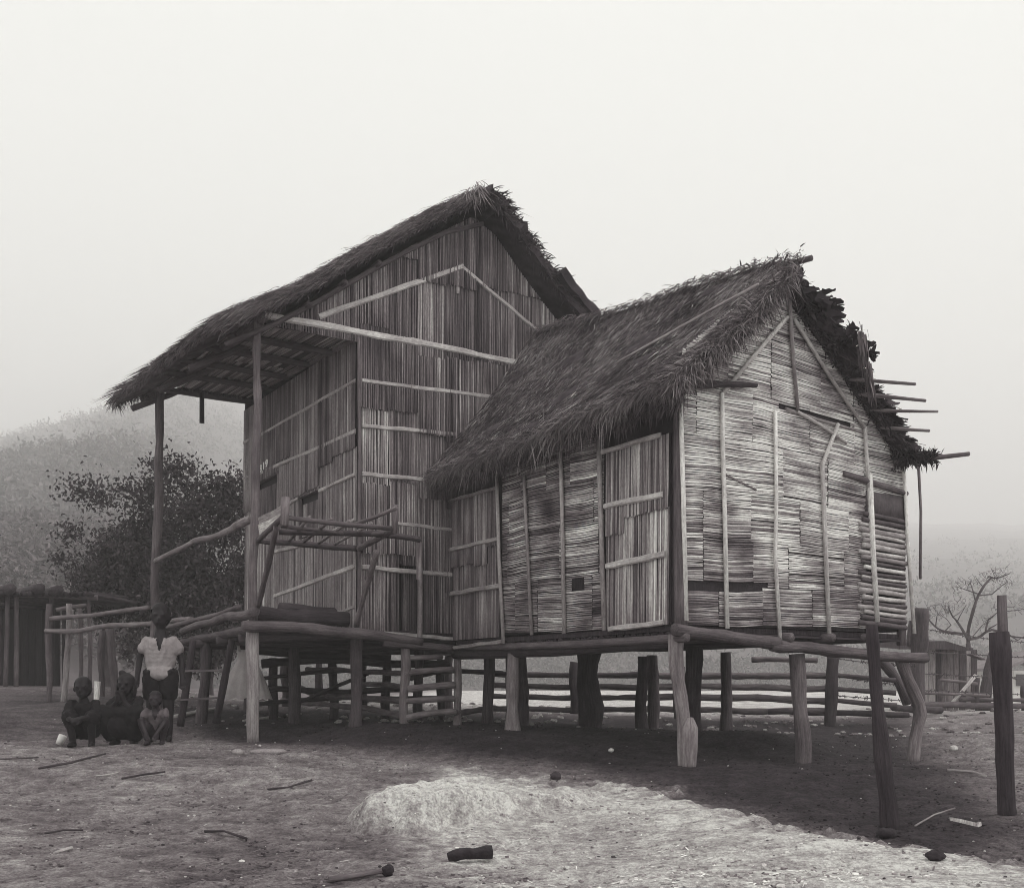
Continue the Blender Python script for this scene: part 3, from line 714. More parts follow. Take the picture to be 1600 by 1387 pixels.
for px, py, u in ((803,1020,None),(715,1020,None)):
    uu, z = B.side(px, 1020, .1); stilt(B, .1, uu, z, .072 if px == 803 else .05, .2, low)
for s, u, r, t in ((WB-.05,2.7,.075,.08),(2.0,2.0,.1,.05),(2.0,4.1,.16,.04),(WB-.1,4.1,.08,.08),(.9,4.1,.09,.05),(3.0,4.15,.08,.05)):
    stilt(B, s, u, FB-.1, r, t, low)

# =================================================================== SHELF RACK ON THE PORCH EDGE
zs = 1.67
def Q(px, py, z=zs): d = z*F/(HY-py); return P(px, py, d)
rack = thing('shelf_rack', A(sP+.3,-.3,FA), 'rough pole rack jutting out from the front of the porch', 'rack')
def rk(pts, r, t, name='bar', mt='wood'):
    m = MB(); m.tube(pts, [r*R(.92,1.08) for _ in pts], t, 8, .08); return m.build(name, mt, rack, True)
P1, P2, P3, P4 = Q(403,844), Q(560,857), Q(617,826), Q(443,808)
rk([P1,(P1+P2)/2+UP*-.01,P2], .035, .08); rk([P4,(P4+P3)/2-UP*.01,P3], .026, .12); rk([P2,P3], .036, .13); rk([P1,P4], .032, .10)
rk([Q(436,831),Q(520,833),Q(600,835),P(656,842,11.9)], .03, .07); rk([Q(440,822),Q(560,836),Q(605,832)], .022, .10)
for i, t in enumerate((.30,.42,.62,.78)):
    a = P1+(P2-P1)*t; b = P4+(P3-P4)*t; rk([a+UP*.03+dR*R(-.1,.1),b+UP*.03+dR*R(-.1,.1)], .018, R(.15,.3))
rk([P(545,822,11.6),P(585,808,11.35),P(620,793,11.15)], .022, .16, 'handrail'); rk([P3-UP*.05, P(618,788,11.2)], .032, .15, 'post'); rk([P4-UP*.08, P(446,775,10.55)], .042, .16, 'post')
rk([P(404,946,12.1),P(418,880,11.5),P(432,822,10.95)], .03, .13, 'brace'); rk([P(556,979,12.9),P(570,925,12.6),P(588,862,12.15)], .034, .17, 'brace')
for y0, y1, t in ((822,800,.30),(834,812,.62)):
    m = MB(); m.bar(P(405,y0-6,12.0), P(442,y1-2,10.7), .11, .02, t, (dR+UP*.2), 4, .006); m.build('board', 'wood', rack)
m = MB(); m.bar(P(655,842,12.0), P(654,905,12.0), .05, .04, .2, nG); m.build('post', 'wood', rack)

# ladder up to the porch
g0 = gp(333,1122); ld = thing('ladder', g0, 'dark wooden ladder leaning on the left edge of the porch', 'ladder')
pr0, pr1 = (P(337,1123,12.9), P(362,1000,12.9)), (P(282,1128,12.9), P(302,1000,12.9))
for a, b in (pr0, pr1):
    m = MB(); m.pole(a-UP*.05, b, .046, .042, .04, .004); m.build('rail', 'wood', ld, True)
for t in (.27,.62):
    a = pr0[0]+(pr0[1]-pr0[0])*t; b = pr1[0]+(pr1[1]-pr1[0])*t
    m = MB(); m.bar(b-dR*.05, a+dR*.05, .10, .03, .10, UP); m.build('rung', 'wood', ld)

# dress hung under the porch floor
dr = thing('dress', P(385,1088,13.4), 'pale pleated dress hanging under the porch behind the front post', 'dress')
m = MB(); n = 44; rings = []
for j, (y, cx, rx, ry) in enumerate(((1091,382,.29,.20),(1070,383,.245,.17),(1050,384,.19,.13),(1034,385,.125,.08),(1028,385,.105,.07),(1015,384,.115,.07))):
    row = []
    for k in range(n):
        th = 2*math.pi*k/n; pl = 1+(.18*math.sin(k*2*math.pi/n*11+.2*j)+.03*math.sin(k*7.3))*max(0, (y-1030)/61)
        c = P(cx, y+(2.0*math.sin(th*11) if j == 0 else 0), 13.4); row.append(c+Vector((math.cos(th)*rx*pl, math.sin(th)*ry*pl, 0)))
    rings.append(row)
vs = [v for r in rings for v in r]; fs = []
for j in range(len(rings)-1):
    for k in range(n): fs.append((j*n+k, j*n+(k+1) % n, (j+1)*n+(k+1) % n, (j+1)*n+k))
m.add(vs, fs, .36); m.build('skirt', 'cloth', dr, True)
for x0, x1 in ((374,371),(395,398)):
    m = MB(); m.bar(P(x0,1017,13.32), P(x1,1002,13.4), .04, .008, .5, nG); m.build('strap', 'cloth', dr)

# =================================================================== FENCES
def fence_thing(name, posts, rails, label, cat='fence', tone=.14, group=None):
    t = thing(name, posts[0][0][0] if isinstance(posts[0][0], list) else posts[0][0], label, cat, group)
    for pts, r, tn in posts:
        m = MB(); m.tube(pts, [r*.66*R(.92,1.1) for _ in pts], tn*.8, 9, .1); m.build('post', 'rail', t, True)
    for pts, r, tn in rails:
        m = MB(); m.tube(pts, [r*.64*R(.9,1.1) for _ in pts], tn*.8, 8, .08); m.build('rail', 'rail', t, True)
    return t
def gpost(px, y0, d, y1=None, px1=None, r=.08, t=.14):       # post standing on the ground at depth d
    x = (px-CX)/F*d; g = gz(x, d); a = Vector((x, d, g-.08)); b = P(px1 if px1 else px, y1 if y1 else y0, d)
    return ([a, a+(b-a)*.35+Vector((R(-.02,.02),0,0)), a+(b-a)*.7+Vector((R(-.02,.02),0,0)), b], r, t)
fence_thing('log_fence', [gpost(632,1003,13.2,r=.085,t=.22), gpost(447,1040,17.2,r=.13,t=.08), gpost(560,1035,19,r=.12,t=.05), gpost(500,1035,19,r=.1,t=.05)],
  [([P(x,y,d) for x,y,d in l], r, t) for l, r, t in (
   (((636,1027,13.2),(690,1024,13.5)),.05,.24),(((632,1052,13.15),(670,1048,13.4),(709,1046,13.6)),.055,.24),(((636,1076,13.15),(709,1070,13.6)),.065,.25),
   (((634,1095,13.15),(709,1091,13.6)),.06,.22),(((634,1121,13.15),(670,1115,13.4),(712,1111,13.6)),.06,.24),
   (((480,1045,16.2),(560,1048,14.8),(632,1052,13.25)),.06,.11),(((560,1067,14.8),(630,1072,13.25)),.05,.12),(((455,1068,16.8),(495,1084,15.8),(560,1090,14.6),(630,1094,13.25)),.07,.13),
   (((440,1094,17.2),(550,1104,14.8),(630,1119,13.25)),.065,.16),(((712,1112,13.62),(760,1108,14.6),(800,1106,15.6)),.06,.12))],
  'low log fence with thick grey rails between the two houses', tone=.2)
fl2 = []
for y0, y1, t in ((1054,1058,.10),(1072,1078,.10),(1089,1098,.12),(1108,1113,.12)):
    fl2.append(([P(770,y0-2,18.6),P(900,y0+1,18.2),P(1020,y0,17.6)], .075, .08)); fl2.append(([P(1000,y0,17.6),P(1150,y0+1,16.9),P(1300,y1-2,16.3)], .08, .2))
    fl2.append(([P(1296,y1-4,16.3),P(1400,y1+4,16.0)], .06, .10) if y0 < 1108 else ([P(1200,1112,16.6),P(1420,1116,16.1)], .07, .08))
fl2.append(([P(1175,1030,16.9),P(1278,1031,16.4)], .07, .2))
fence_thing('pole_fence', [gpost(897,1035,18.2,r=.12,t=.06), gpost(1061,1040,17.3,r=.14,t=.1), gpost(1299,1022,16.3,r=.14,t=.07)], fl2,
  'long horizontal pole fence behind the lower house', tone=.2)
fence_thing('rail_fence', [gpost(99,940,16.6,y1=943,px1=108,r=.07,t=.32), gpost(125,950,16.8,r=.05,t=.16), gpost(76,944,16.5,r=.06,t=.14), gpost(160,985,17.5,r=.08,t=.1), gpost(179,982,17.5,px1=172,r=.1,t=.13)],
  [([P(78,966,16.45),P(150,960,16.3),P(235,948,15.9)],.055,.2),([P(70,986,16.45),P(117,986,16.4),P(170,978,16.2),P(234,974,15.9),P(300,966,14.6)],.06,.24),([P(88,952,16.7),P(136,946,16.9)],.045,.2),
   ([P(262,978,15.2),P(320,966,14.2),P(372,950,13.3)],.05,.14)],
  'weathered rail fence with bowed pale post beside the shed')
fence_thing('pole_pen', [gpost(428,1028,15.2,r=.1,t=.05), gpost(520,1030,15.6,r=.1,t=.05), gpost(604,1030,15.8,r=.09,t=.05), gpost(690,1030,16.2,r=.1,t=.05)],
  [([P(398,1018,15.0),P(500,1022,15.4),P(612,1027,15.7)],.10,.05),([P(410,1036,15.1),P(520,1033,15.5),P(700,1039,16.1)],.09,.05),([P(405,1060,15.0),P(470,1052,15.2),P(540,1047,15.5)],.05,.05),
   ([P(415,1074,15.1),P(520,1080,15.5),P(650,1076,15.9)],.07,.06),([P(470,1096,15.0),P(530,1070,15.3),P(575,1052,15.6)],.04,.05),([P(405,1098,14.6),P(500,1092,15.4),P(700,1090,16)],.06,.06),([P(640,1060,15.8),P(700,1048,16),P(790,1052,16.4)],.06,.05)],
  'tangle of dark poles and crossed sticks beneath the taller house', 'fence')
# two stout weathered posts in the foreground
def big_post(pts, d, rad, t, label, top=None):
    b = gp(*pts[0]); o = thing('fence_post', Vector((P(*pts[0],d).x, d, gz(P(*pts[0],d).x, d))), label, 'post', 'stout posts in the foreground')
    m = MB(); pp = [P(x,y,d) for x, y in pts]; m.tube(pp, rad, t, 12, .10)
    m.build('shaft', 'wood', o, True); return o
big_post([(1391,1310),(1389,1270),(1378,1200),(1372,1120),(1368,1040),(1362,975)], 7.1, [.062,.058,.056,.046,.042,.036], .04, 'dark crooked post standing in front of the woven gable')
big_post([(1578,1290),(1574,1240),(1566,1170),(1560,1090),(1557,1030),(1556,987)], 7.5, [.060,.058,.058,.062,.066,.068], .04, 'thick dark post with split top at the right edge')
o = thing('fence_pole', gp(1568,1150), 'thin upright pole rising behind the thick split post', 'pole'); m = MB(); m.tube([P(1572,1130,10),P(1567,1000,10),P(1565,930,10)], [.05,.05,.045], .10, 8); m.build('shaft', 'wood', o, True)
# barbed wire fence
bw = thing('barbed_wire_fence', gp(1442,1108), 'sagging barbed wire fence on crooked posts behind the houses', 'fence')
for pts, r in (([P(1432,1110,17.5),P(1436,1050,17.5),P(1441,1000,17.5),P(1438,948,17.5)],.11),([P(1538,1112,20),P(1545,1060,20),P(1552,1020,20)],.09),([P(1422,1010,17.6),P(1424,970,17.6)],.05),([P(1418,1096,16.4),P(1400,1062,16.2),P(1372,1030,16)],.075)):
    m = MB(); m.tube(pts, [r*R(.9,1.1) for _ in pts], .09, 8, .1); m.build('post', 'wood', bw, True)
for pts in (((1304,1028,16.3),(1370,1038,16.8),(1437,1040,17.5)),((1304,1055,16.3),(1370,1068,16.8),(1437,1071,17.5)),((1304,1086,16.3),(1370,1092,16.8),(1437,1096,17.5)),
            ((1437,980,17.5),(1500,995,18.5),(1600,1003,20)),((1437,1018,17.5),(1520,1022,19),(1605,1027,20.5)),((1437,1052,17.5),(1520,1056,19),(1605,1060,20.5)),((1437,1078,17.5),(1520,1082,19),(1605,1085,20.5))):
    c = [P(*p) for p in pts]; m = MB(); pp = []
    for i in range(13):
        t = i/12; q = c[0]*(1-t)**2+c[1]*2*t*(1-t)+c[2]*t*t; pp.append(q)
    m.tube(pp, [.007]*13, .07, 5, 0)
    for i in range(40):
        k = R(0,11.99); j = int(k); q = pp[j]+(pp[j+1]-pp[j])*(k-j); v = Vector((R(-1,1),R(-.5,.5),R(-1,1))).normalized()*.035
        m.bar(q-v, q+v, .01, .01, .07, Vector((.3,.9,.1)))
    m.build('barbed_wire', 'wire', bw)
fence_thing('low_rail_fence', [gpost(1470,1060,19.5,r=.06,t=.12), gpost(1528,1058,19.5,r=.06,t=.1), gpost(1600,1070,20,r=.08,t=.1)],
  [([P(1395,1105,17.2),P(1470,1109,18)],.09,.09),([P(1430,1082,18.5),P(1545,1086,19.4)],.045,.2),([P(1470,1062,19.4),P(1527,1068,19.4)],.045,.2),([P(1440,1100,18.4),P(1610,1102,20)],.08,.12),([P(1500,1092,19.4),P(1610,1094,20)],.06,.13)],
  'low broken rail fence in front of the plank shed')
o = thing('pole', gp(1488,1106), 'pale pole leaning across the front of the plank shed', 'pole'); m = MB(); m.tube([P(1486,1100,18.9),P(1505,1078,19.1),P(1524,1055,19.3)], [.035]*3, .42, 7); m.build('shaft', 'wood', o, True)

# =================================================================== SHEDS, FAR HOUSE
sh = thing('plank_shed', gp(1480,1106), 'small grey plank shed with flat sagging roof near bare tree', 'shed')
m = MB(); x = 1442
while x < 1523:
    w = R(7,12); d = 20.2+(x-1442)*.012
    tn = .34 if x < 1452 else (R(.05,.38))
    p0 = P(x+w/2, 1000, d); bz = gz(p0.x, p0.y)-.05; tz = P(x, 1011+(x-1442)*.05, d).z
    m.box(Vector((p0.x, p0.y, (bz+tz)/2)), Vector((w/2*R(.72,.92)/F*d,0,0)), Vector((0,R(.012,.03),0)), UP*(tz-bz)/2, tn); x += w
m.build('wall', 'wood', sh)
m = MB(); prism(m, [P(1405,1003,19.6),P(1478,1001,20),P(1520,1014,20.1),P(1520,1017,20.1),P(1478,1014,20),P(1405,1014,19.6)], Vector((.25,2.0,.12)), .07); m.build('roof', 'wood', sh)
m = MB(); m.bar(P(1515,1022,20.1), P(1536,1030,20.3), .12, .04, .1, UP); m.build('rafter', 'wood', sh)
m = MB(); p0 = P(1442,1003,22.4); p1 = P(1520,1012,22.4); g = gz(p0.x,p0.y); prism(m, [Vector((p0.x,22.4,g)),Vector((p1.x,22.4,g)),p1,p0], Vector((0,.05,0)), .08); m.build('wall', 'wood', sh)
fh = thing('farm_house', P(1610,1082,46), 'whitewashed far house with low dark roof at right edge', 'house')
m = MB(); c = P(1632,1060,46); g = gz(c.x, c.y); hx = 55/F*46
m.box(Vector((c.x+.2,c.y+2,(g+c.z+.35)/2)), Vector((hx,0,0)), Vector((0,2,0)), UP*(c.z+.35-g)/2, .62); m.build('wall', 'plaster', fh)
m = MB(); e0 = P(1572,1043,45.6); rg = P(1640,1014,45.6)
prism(m, [e0,rg,P(1710,1043,45.6),P(1710,1046,45.6),rg-UP*.12,e0-UP*.1], Vector((0,5,0)), .16); m.build('roof', 'thatch', fh)
m = MB(); w = P(1600,1062,45.7); m.box(Vector((w.x,45.93,w.z)), Vector((.22,0,0)), Vector((0,.03,0)), UP*.25, .05); m.build('window', 'wood', fh)
ls = thing('pole_shed', gp(30,1072), 'dark open-sided shed with log ends on its flat roof', 'shed')
m = MB()
for d in (19.2,22.5):
    m.pole(P(-190,931,d), P(152,934,d), .055, .05, .12)
for i in range(30):
    x = -185+i*11; m.pole(P(x,927,18.9), P(x+4,927,18.9)+Vector((0,4.0,.05)), .045, .04, R(.03,.07), .01, 4, 7)
m.build('roof', 'rail', ls, True)
for x, y in ((18,919),(63,919),(92,921),(-60,918)):
    m = MB(); m.pole(P(x,y,18.7), P(x-38,y+8,20.4), .085, .07, .05, .01, 4, 10); m.build('log', 'rail', ls, True)
for x, x1, d, r, t in ((8,12,19.1,.07,.12),(25,26,19.2,.075,.15),(77,80,19.2,.075,.1),(140,138,19.2,.06,.1),(-60,-60,19.2,.07,.12),(-150,-150,19.2,.07,.1),(100,100,22.4,.07,.06),(0,0,22.4,.07,.06)):
    m = MB(); q = P(x,1000,d); m.pole(Vector((q.x,d,gz(q.x,d)-.05)), P(x1,932,d), r*.62, r*.56, t*.8, .012); m.build('post', 'rail', ls, True)
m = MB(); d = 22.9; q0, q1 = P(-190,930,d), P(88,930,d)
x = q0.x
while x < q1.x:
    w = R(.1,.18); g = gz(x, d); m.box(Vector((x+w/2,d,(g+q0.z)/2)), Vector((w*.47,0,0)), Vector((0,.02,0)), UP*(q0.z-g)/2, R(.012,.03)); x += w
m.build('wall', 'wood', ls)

# =================================================================== TREES
def branch_tree(m, p, d, L, r, depth, tone, spread=.7, up=.15, tips=None, n=4):
    pts = [Vector(p)]; dd = Vector(d).normalized()
    for i in range(n):
        dd = (dd+Vector((R(-1,1),R(-1,1),R(-.6,1)*.8+up))*.16).normalized(); pts.append(pts[-1]+dd*L/n)
    m.tube(pts, [r*(1-.45*i/n) for i in range(n+1)], tone, 6 if depth > 1 else 4, .08)
    if tips is not None and depth <= 2: tips.extend(pts[1:])
    if depth == 0: return
    for k in range(random.choice((2,3,3))):
        i = random.choice(range(max(1, n-2), n+1)); ax = Vector((R(-1,1),R(-1,1),R(-.5,1)*.9+up)).normalized()
        branch_tree(m, pts[i], dd*(1-spread*.6)+ax*spread, L*R(.62,.85), r*R(.48,.62), depth-1, tone, spread, up, tips, n)
def tree(name, base, H, tr, label, crown_shape, nleaf, tone, leaf=(.05,.11), trunk_to=.35, limbs=6, lean=(0,0,1), spr=.25):
    t = thing(name, base, label, 'tree'); m = MB(); tips = []
    top = Vector(base)+Vector(lean).normalized()*H*trunk_to
    m.pole(Vector(base)-UP*.1, top, tr*1.15, tr*.8, .10, .01, 6, 9, .1, .3)
    for k in range(limbs):
        az = 2*math.pi*k/limbs+R(-.3,.3); el = R(.35,1.2)
        branch_tree(m, top-UP*R(0,.25)*H*trunk_to*.6, Vector((math.cos(az)*math.cos(el), math.sin(az)*math.cos(el), math.sin(el))), H*R(.8,1.2)*spr, tr*.5, 2, .08, .6, .2, tips)
    m.build('trunk', 'bark', t, True)
    m = MB(); pts = []
    for c, r, n in crown_shape:                                # clumps: leaves gather around many small centres
        cc = []
        for _ in range(n):
            v = rng.normal(size=3); v /= np.linalg.norm(v); v *= rng.uniform(.35,1)**.5
            cc.append(np.array(tuple(c))+v*np.array(r))
        pts += cc
    pts += [np.array(tuple(p)) for p in tips]
    pts = np.array(pts); k = nleaf//len(pts)+1
    cen = np.repeat(pts, k, 0); sz = np.repeat(rng.uniform(.10,.26,len(pts)), k)
    root = cen+rng.normal(size=cen.shape)*sz[:,None]*np.array((1,1,.7))
    dv = rng.normal(size=cen.shape)+np.array((0,0,-.25))
    tn = np.repeat(rng.uniform(.55,1.6,len(pts)), k)*rng.uniform(.6,1.5,len(cen))*tone
    m.blades(root, dv, rng.uniform(leaf[0]*1.6,leaf[1]*1.9,len(cen)), rng.uniform(*leaf,len(cen)), tn, None, .1)
    m.build('crown', 'leaf', t); return t
TD = 22.0
def W(px, py, d=TD): return P(px, py, d)
b0 = W(168,1070); b0.z = gz(b0.x, TD)
tree('leafy_tree', b0, 4.3, .12, 'dense dark leafy tree between the shed and porch',
  [(W(215,865),(.80,.7,.70),90),(W(300,830),(.95,.8,.75),95),(W(345,885),(.7,.7,1.1),80),(W(178,875),(.36,.4,.55),30),(W(232,790),(.35,.4,.4),24),(W(330,775),(.6,.5,.32),34),(W(270,935),(1.1,.8,.6),170),(W(240,890),(1.0,.7,.6),120),(W(180,930),(.5,.5,.4),40),(W(372,950),(.8,.8,.9),70),
   (W(243,735),(.14,.14,.35),7),(W(205,770),(.35,.2,.2),5),(W(115,830),(.45,.25,.12),5),(W(105,875),(.3,.2,.1),4),(W(140,760),(.40,.3,.16),6),(W(165,776),(.3,.3,.2),5),(W(120,772),(.15,.15,.06),3),(W(285,735),(.3,.2,.2),12),(W(385,780),(.5,.5,.6),40)], 52000, .04, leaf=(.028,.06), trunk_to=.42, spr=.09)
b1 = W(330,1075,24.5); b1.z = gz(b1.x, 24.5)
tree('leafy_shrub', b1, 2.2, .06, 'bushy shrub with lighter leaves under the far porch post',
  [(W(350,950,24.5),(1.0,.8,.9),70),(W(290,985,24.5),(1.1,.8,.6),60),(W(230,995,24.5),(1.0,.8,.5),40)], 9000, .09, leaf=(.04,.08), trunk_to=.3, limbs=5)
bt = thing('bare_tree', P(1513,1098,25), 'leafless crooked tree behind the plank shed roof', 'tree')
m = MB(); D = 25.0
def tb(pts, r0, r1, t=.085):
    n = len(pts); m.tube([P(x,y,D+R(-.25,.25)) for x, y in pts], [.62*(r0+(r1-r0)*i/(n-1)) for i in range(n)], t, 6, .1)
g = P(1514,1100,D); 
m.tube([Vector((g.x,D,gz(g.x,D)-.1)),P(1514,1050,D),P(1513,1005,D)], [.075,.065,.055], .09, 8)
tb([(1513,1006),(1512,985),(1520,955),(1528,932),(1540,912),(1550,902)], .075, .035); tb([(1548,903),(1562,902),(1577,896),(1580,893)], .03, .01); tb([(1531,930),(1550,928),(1565,915),(1575,908)], .03, .01)
tb([(1530,928),(1512,922),(1500,918),(1490,916)], .025, .008); tb([(1524,938),(1520,922),(1516,910)], .03, .012); tb([(1538,918),(1530,910),(1525,902)], .02, .008); tb([(1550,902),(1545,900),(1543,903)], .03,.02)
tb([(1513,1000),(1505,985),(1495,970),(1488,962),(1481,946)], .055, .018); tb([(1495,972),(1500,962),(1510,944)], .025, .01); tb([(1488,964),(1498,958),(1506,950)], .02,.006)
tb([(1512,990),(1490,988),(1470,984),(1458,975),(1450,965),(1443,963)], .05, .02); tb([(1476,986),(1486,976),(1480,968),(1468,958)], .025, .008); tb([(1462,978),(1464,962),(1470,954)], .022, .006); tb([(1466,962),(1464,952)], .01, .005)
tb([(1516,998),(1530,994),(1545,984),(1560,986),(1580,994),(1606,996)], .055, .03); tb([(1540,984),(1544,968),(1552,962),(1560,955)], .035, .015); tb([(1545,982),(1556,976),(1562,972)], .03,.012); tb([(1520,994),(1535,976),(1548,970)], .02,.006)
tb([(1568,955),(1590,953),(1606,950)], .02, .008); tb([(1566,948),(1585,948)], .012,.006); tb([(1575,990),(1590,1000),(1606,990)], .03,.012)
for _ in range(170):
    a = random.choice(((1560,900),(1545,905),(1500,920),(1485,950),(1460,962),(1470,956),(1558,958),(1505,948),(1570,912),(1590,952),(1535,976),(1525,915)))
    x, y = a[0]+R(-12,12), a[1]+R(-10,10); tb([(x,y),(x+R(-6,6),y-R(1,7)),(x+R(-11,11),y-R(4,13))], .009, .004)
m.build('trunk', 'bark', bt)

# =================================================================== PEOPLE
def remesh(name, mb_, voxel, tone, mat, parent, smooth_it=3):
    o0 = Vector(ORIG[parent.name])
    me = bpy.data.meshes.new(name+'_raw'); me.from_pydata([tuple(Vector(v)-o0) for v in mb_.v], [], mb_.f); me.update()
    o = bpy.data.objects.new(name+'_raw', me); COL.objects.link(o)
    r = o.modifiers.new('r', 'REMESH'); r.mode = 'VOXEL'; r.voxel_size = voxel; r.use_smooth_shade = True
    sm = o.modifiers.new('s', 'SMOOTH'); sm.factor = .5; sm.iterations = smooth_it
    bpy.context.view_layer.update()
    nm = bpy.data.meshes.new_from_object(o.evaluated_get(bpy.context.evaluated_depsgraph_get()))
    bpy.data.objects.remove(o); bpy.data.meshes.remove(me); nm.name = name
    for a in list(nm.attributes):
        if a.name == 'tone': nm.attributes.remove(a)
    at = nm.attributes.new('tone', 'FLOAT', 'POINT'); at.data.foreach_set('value', [tone]*len(nm.vertices))
    if mat == 'cloth':
        for v in nm.vertices:
            q = v.co*26; v.co += v.normal*(.010*mnoise.noise(Vector((q.x, q.y, q.z*.45)))+.005*mnoise.noise(q*2.1))
    nm.materials.clear(); nm.materials.append(M[mat])
    ob = bpy.data.objects.new(name, nm); COL.objects.link(ob); ob.parent = parent; ORIG[ob.name] = tuple(o0); return ob
def person(base, H, yaw, pose, label, tones, top='shirt', head_turn=0, group=None):
    root = thing('person', base, label, 'person', group)
    cy, sy = math.cos(yaw), math.sin(yaw)
    def w(p): x, y, z = p; return Vector(base)+Vector((x*cy-y*sy, x*sy+y*cy, z))*H   # local: +x the person's left as seen, -y towards what they face
    skin_t, top_t, bot_t = tones
    j = dict(pose)
    body = MB()
    def limb(m, ks, rs, add=0.0, sub=4):
        pts, rad = [], []
        for i in range(len(ks)-1):
            a, b = Vector(ks[i]), Vector(ks[i+1])
            for q in range(sub): t = q/sub; pts.append(w(a+(b-a)*t)); rad.append((rs[i]+(rs[i+1]-rs[i])*t+add)*H)
        pts.append(w(ks[-1])); rad.append((rs[-1]+add)*H)
        m.tube(pts, rad, .1, 10, 0)
        for i in (0,-1): m.ell(pts[i], (rad[i],)*3, .1, 8, 6)
        for kk in ks[1:-1]:
            pass
    def mir(p, s): return (p[0]*s, p[1], p[2])
    hc = Vector(j['head']); nk = Vector(j['neck']); ch = Vector(j['chest']); pv = Vector(j['pelvis'])
    def torso(m, add):
        n = 7
        for i in range(n+1):
            t = i/n; c = pv+(ch-pv)*t; rx = (.076+.026*math.sin(math.pi*min(1, t*1.02)*.78)-.012*max(0, t-.8)*5)+add; ry = (.062+.008*t)+add
            m.ell(w(c), (rx*H, ry*H, .06*H), .1, 12, 8, rot=Matrix.Rotation(yaw,3,'Z'))
    torso(body, 0)
    limb(body, [ch+Vector((0,0,.03)), nk, nk+(hc-nk)*.6], [.055,.036,.034])
    hr = Matrix.Rotation(yaw+head_turn, 3, 'Z')
    def hp(x, y, z): return w(hc)+hr @ (Vector((x,y,z))*H)
    body.ell(hp(0,.006,.012), (.066*H,.074*H,.078*H), .1, 14, 10, rot=hr); body.ell(hp(0,-.018,-.035), (.047*H,.05*H,.05*H), .1, 12, 8, rot=hr)
    body.ell(hp(0,-.072,-.018), (.012*H,.017*H,.016*H), .1, 8, 6, rot=hr); body.ell(hp(0,-.062,-.048), (.024*H,.012*H,.009*H), .1, 8, 6, rot=hr)
    for s in (-1,1):
        body.ell(hp(s*.069,.006,-.008), (.010*H,.016*H,.024*H), .1, 8, 6, rot=hr); body.ell(hp(s*.027,-.061,.014), (.02*H,.012*H,.008*H), .1, 8, 6, rot=hr)
    for si, s in (('R',1),('L',-1)):
        S, E, Wr = [mir(j[k+si], s) for k in ('shoulder','elbow','wrist')]; limb(body, [ch+Vector((s*.05,0,.0)), S, E, Wr], [.028,.027,.025,.019])
        hd = (Vector(Wr)-Vector(E)).normalized(); hdir = Vector(mir(j.get('hand'+si, tuple(mir(hd, s))), s)).normalized()
        sd = hdir.cross(Vector((0,-1,.1))).normalized(); pal = Vector(Wr)+hdir*.035
        limb(body, [Wr, pal, pal+hdir*.012], [.019,.022,.02]); cu = Vector((0,-1,0)) if abs(hdir.y) < .8 else Vector((0,0,-1))
        for k, fl in enumerate((.036,.042,.039,.030)):
            r0 = pal+hdir*.014+sd*(k-1.5)*.0115; mid = r0+hdir*fl*.55+cu*.004; limb(body, [r0, mid, mid+hdir*fl*.38+cu*.014], [.0072,.0066,.0056], 0, 2)
        th = pal-sd*s*.018-hdir*.02; limb(body, [th, th-sd*s*.014+hdir*.02, th-sd*s*.018+hdir*.04], [.009,.0078,.0062], 0, 2)
        Hp, K, An = [mir(j[k+si], s) for k in ('hip','knee','ankle')]; limb(body, [Hp, K, An], [.068,.042,.027])
        limb(body, [(An[0],An[1]+.025,.022),(An[0]+s*.008,An[1]-.06,.020),(An[0]+s*.012,An[1]-.095,.014)], [.024,.025,.014])
    remesh('body', body, .0075*max(H,.9), skin_t, 'skin', root, 2)
    hair = MB(); hair.ell(hp(0,.014,.026), (.073*H,.080*H,.078*H), .02, 16, 10, rot=hr, jit=.015)
    hair.ell(hp(0,.04,-.005), (.068*H,.058*H,.075*H), .02, 14, 8, rot=hr, jit=.02)
    if j.get('long'): 
        for s in (-1,1): hair.ell(hp(s*.062,.015,-.045), (.022*H,.04*H,.07*H), .02, 10, 8, rot=hr)
        hair.ell(hp(-.03,.0,.10), (.03*H,.03*H,.025*H), .02, 10, 8, rot=hr)
    ho = remesh('hair', hair, .011, .014, 'hair', root, 1)
    # trim the hair in front of the face
    bm = bmesh.new(); bm.from_mesh(ho.data); inv = hr.inverted(); o0 = Vector(ORIG[root.name])
    kill = [v for v in bm.verts if (lambda q: q.y < -.018*H and q.z < .048*H and abs(q.x) < .062*H)(inv @ (v.co+o0-w(hc)))]
    bmesh.ops.delete(bm, geom=kill, context='VERTS'); bm.to_mesh(ho.data); bm.free()
    sh_ = MB(); torso(sh_, .013)
    for si, s in (('R',1),('L',-1)):
        S, E = [Vector(mir(j[k+si], s)) for k in ('shoulder','elbow')]; limb(sh_, [ch+Vector((s*.04,0,0)), S, S+(E-S)*j.get('sleeve',.45)], [.030,.031,.041], .005)
    if j.get('flare'): 
        n = 3
        for i in range(n): sh_.ell(w(pv+Vector((0,0,.02-.02*i))), ((.104+.004*i)*H,(.088+.004*i)*H,.05*H), .1, 12, 8, rot=Matrix.Rotation(yaw,3,'Z'))
    so = remesh(top, sh_, .012, top_t, 'cloth', root, 3)
    if j.get('open'):                                           # open shirt front and a V at the neck
        bm = bmesh.new(); bm.from_mesh(so.data); o0 = Vector(ORIG[root.name]); Rz = Matrix.Rotation(-yaw,3,'Z'); kill = []
        for v in bm.verts:
            q = (Rz @ (v.co+o0-Vector(base)))/H
            if q.y < ch.y-.02 and abs(q.x-.004) < j['open']*(q.z-ch.z+.05)*2.2: kill.append(v)
        bmesh.ops.delete(bm, geom=kill, context='VERTS'); bm.to_mesh(so.data); bm.free()
    bo = MB()
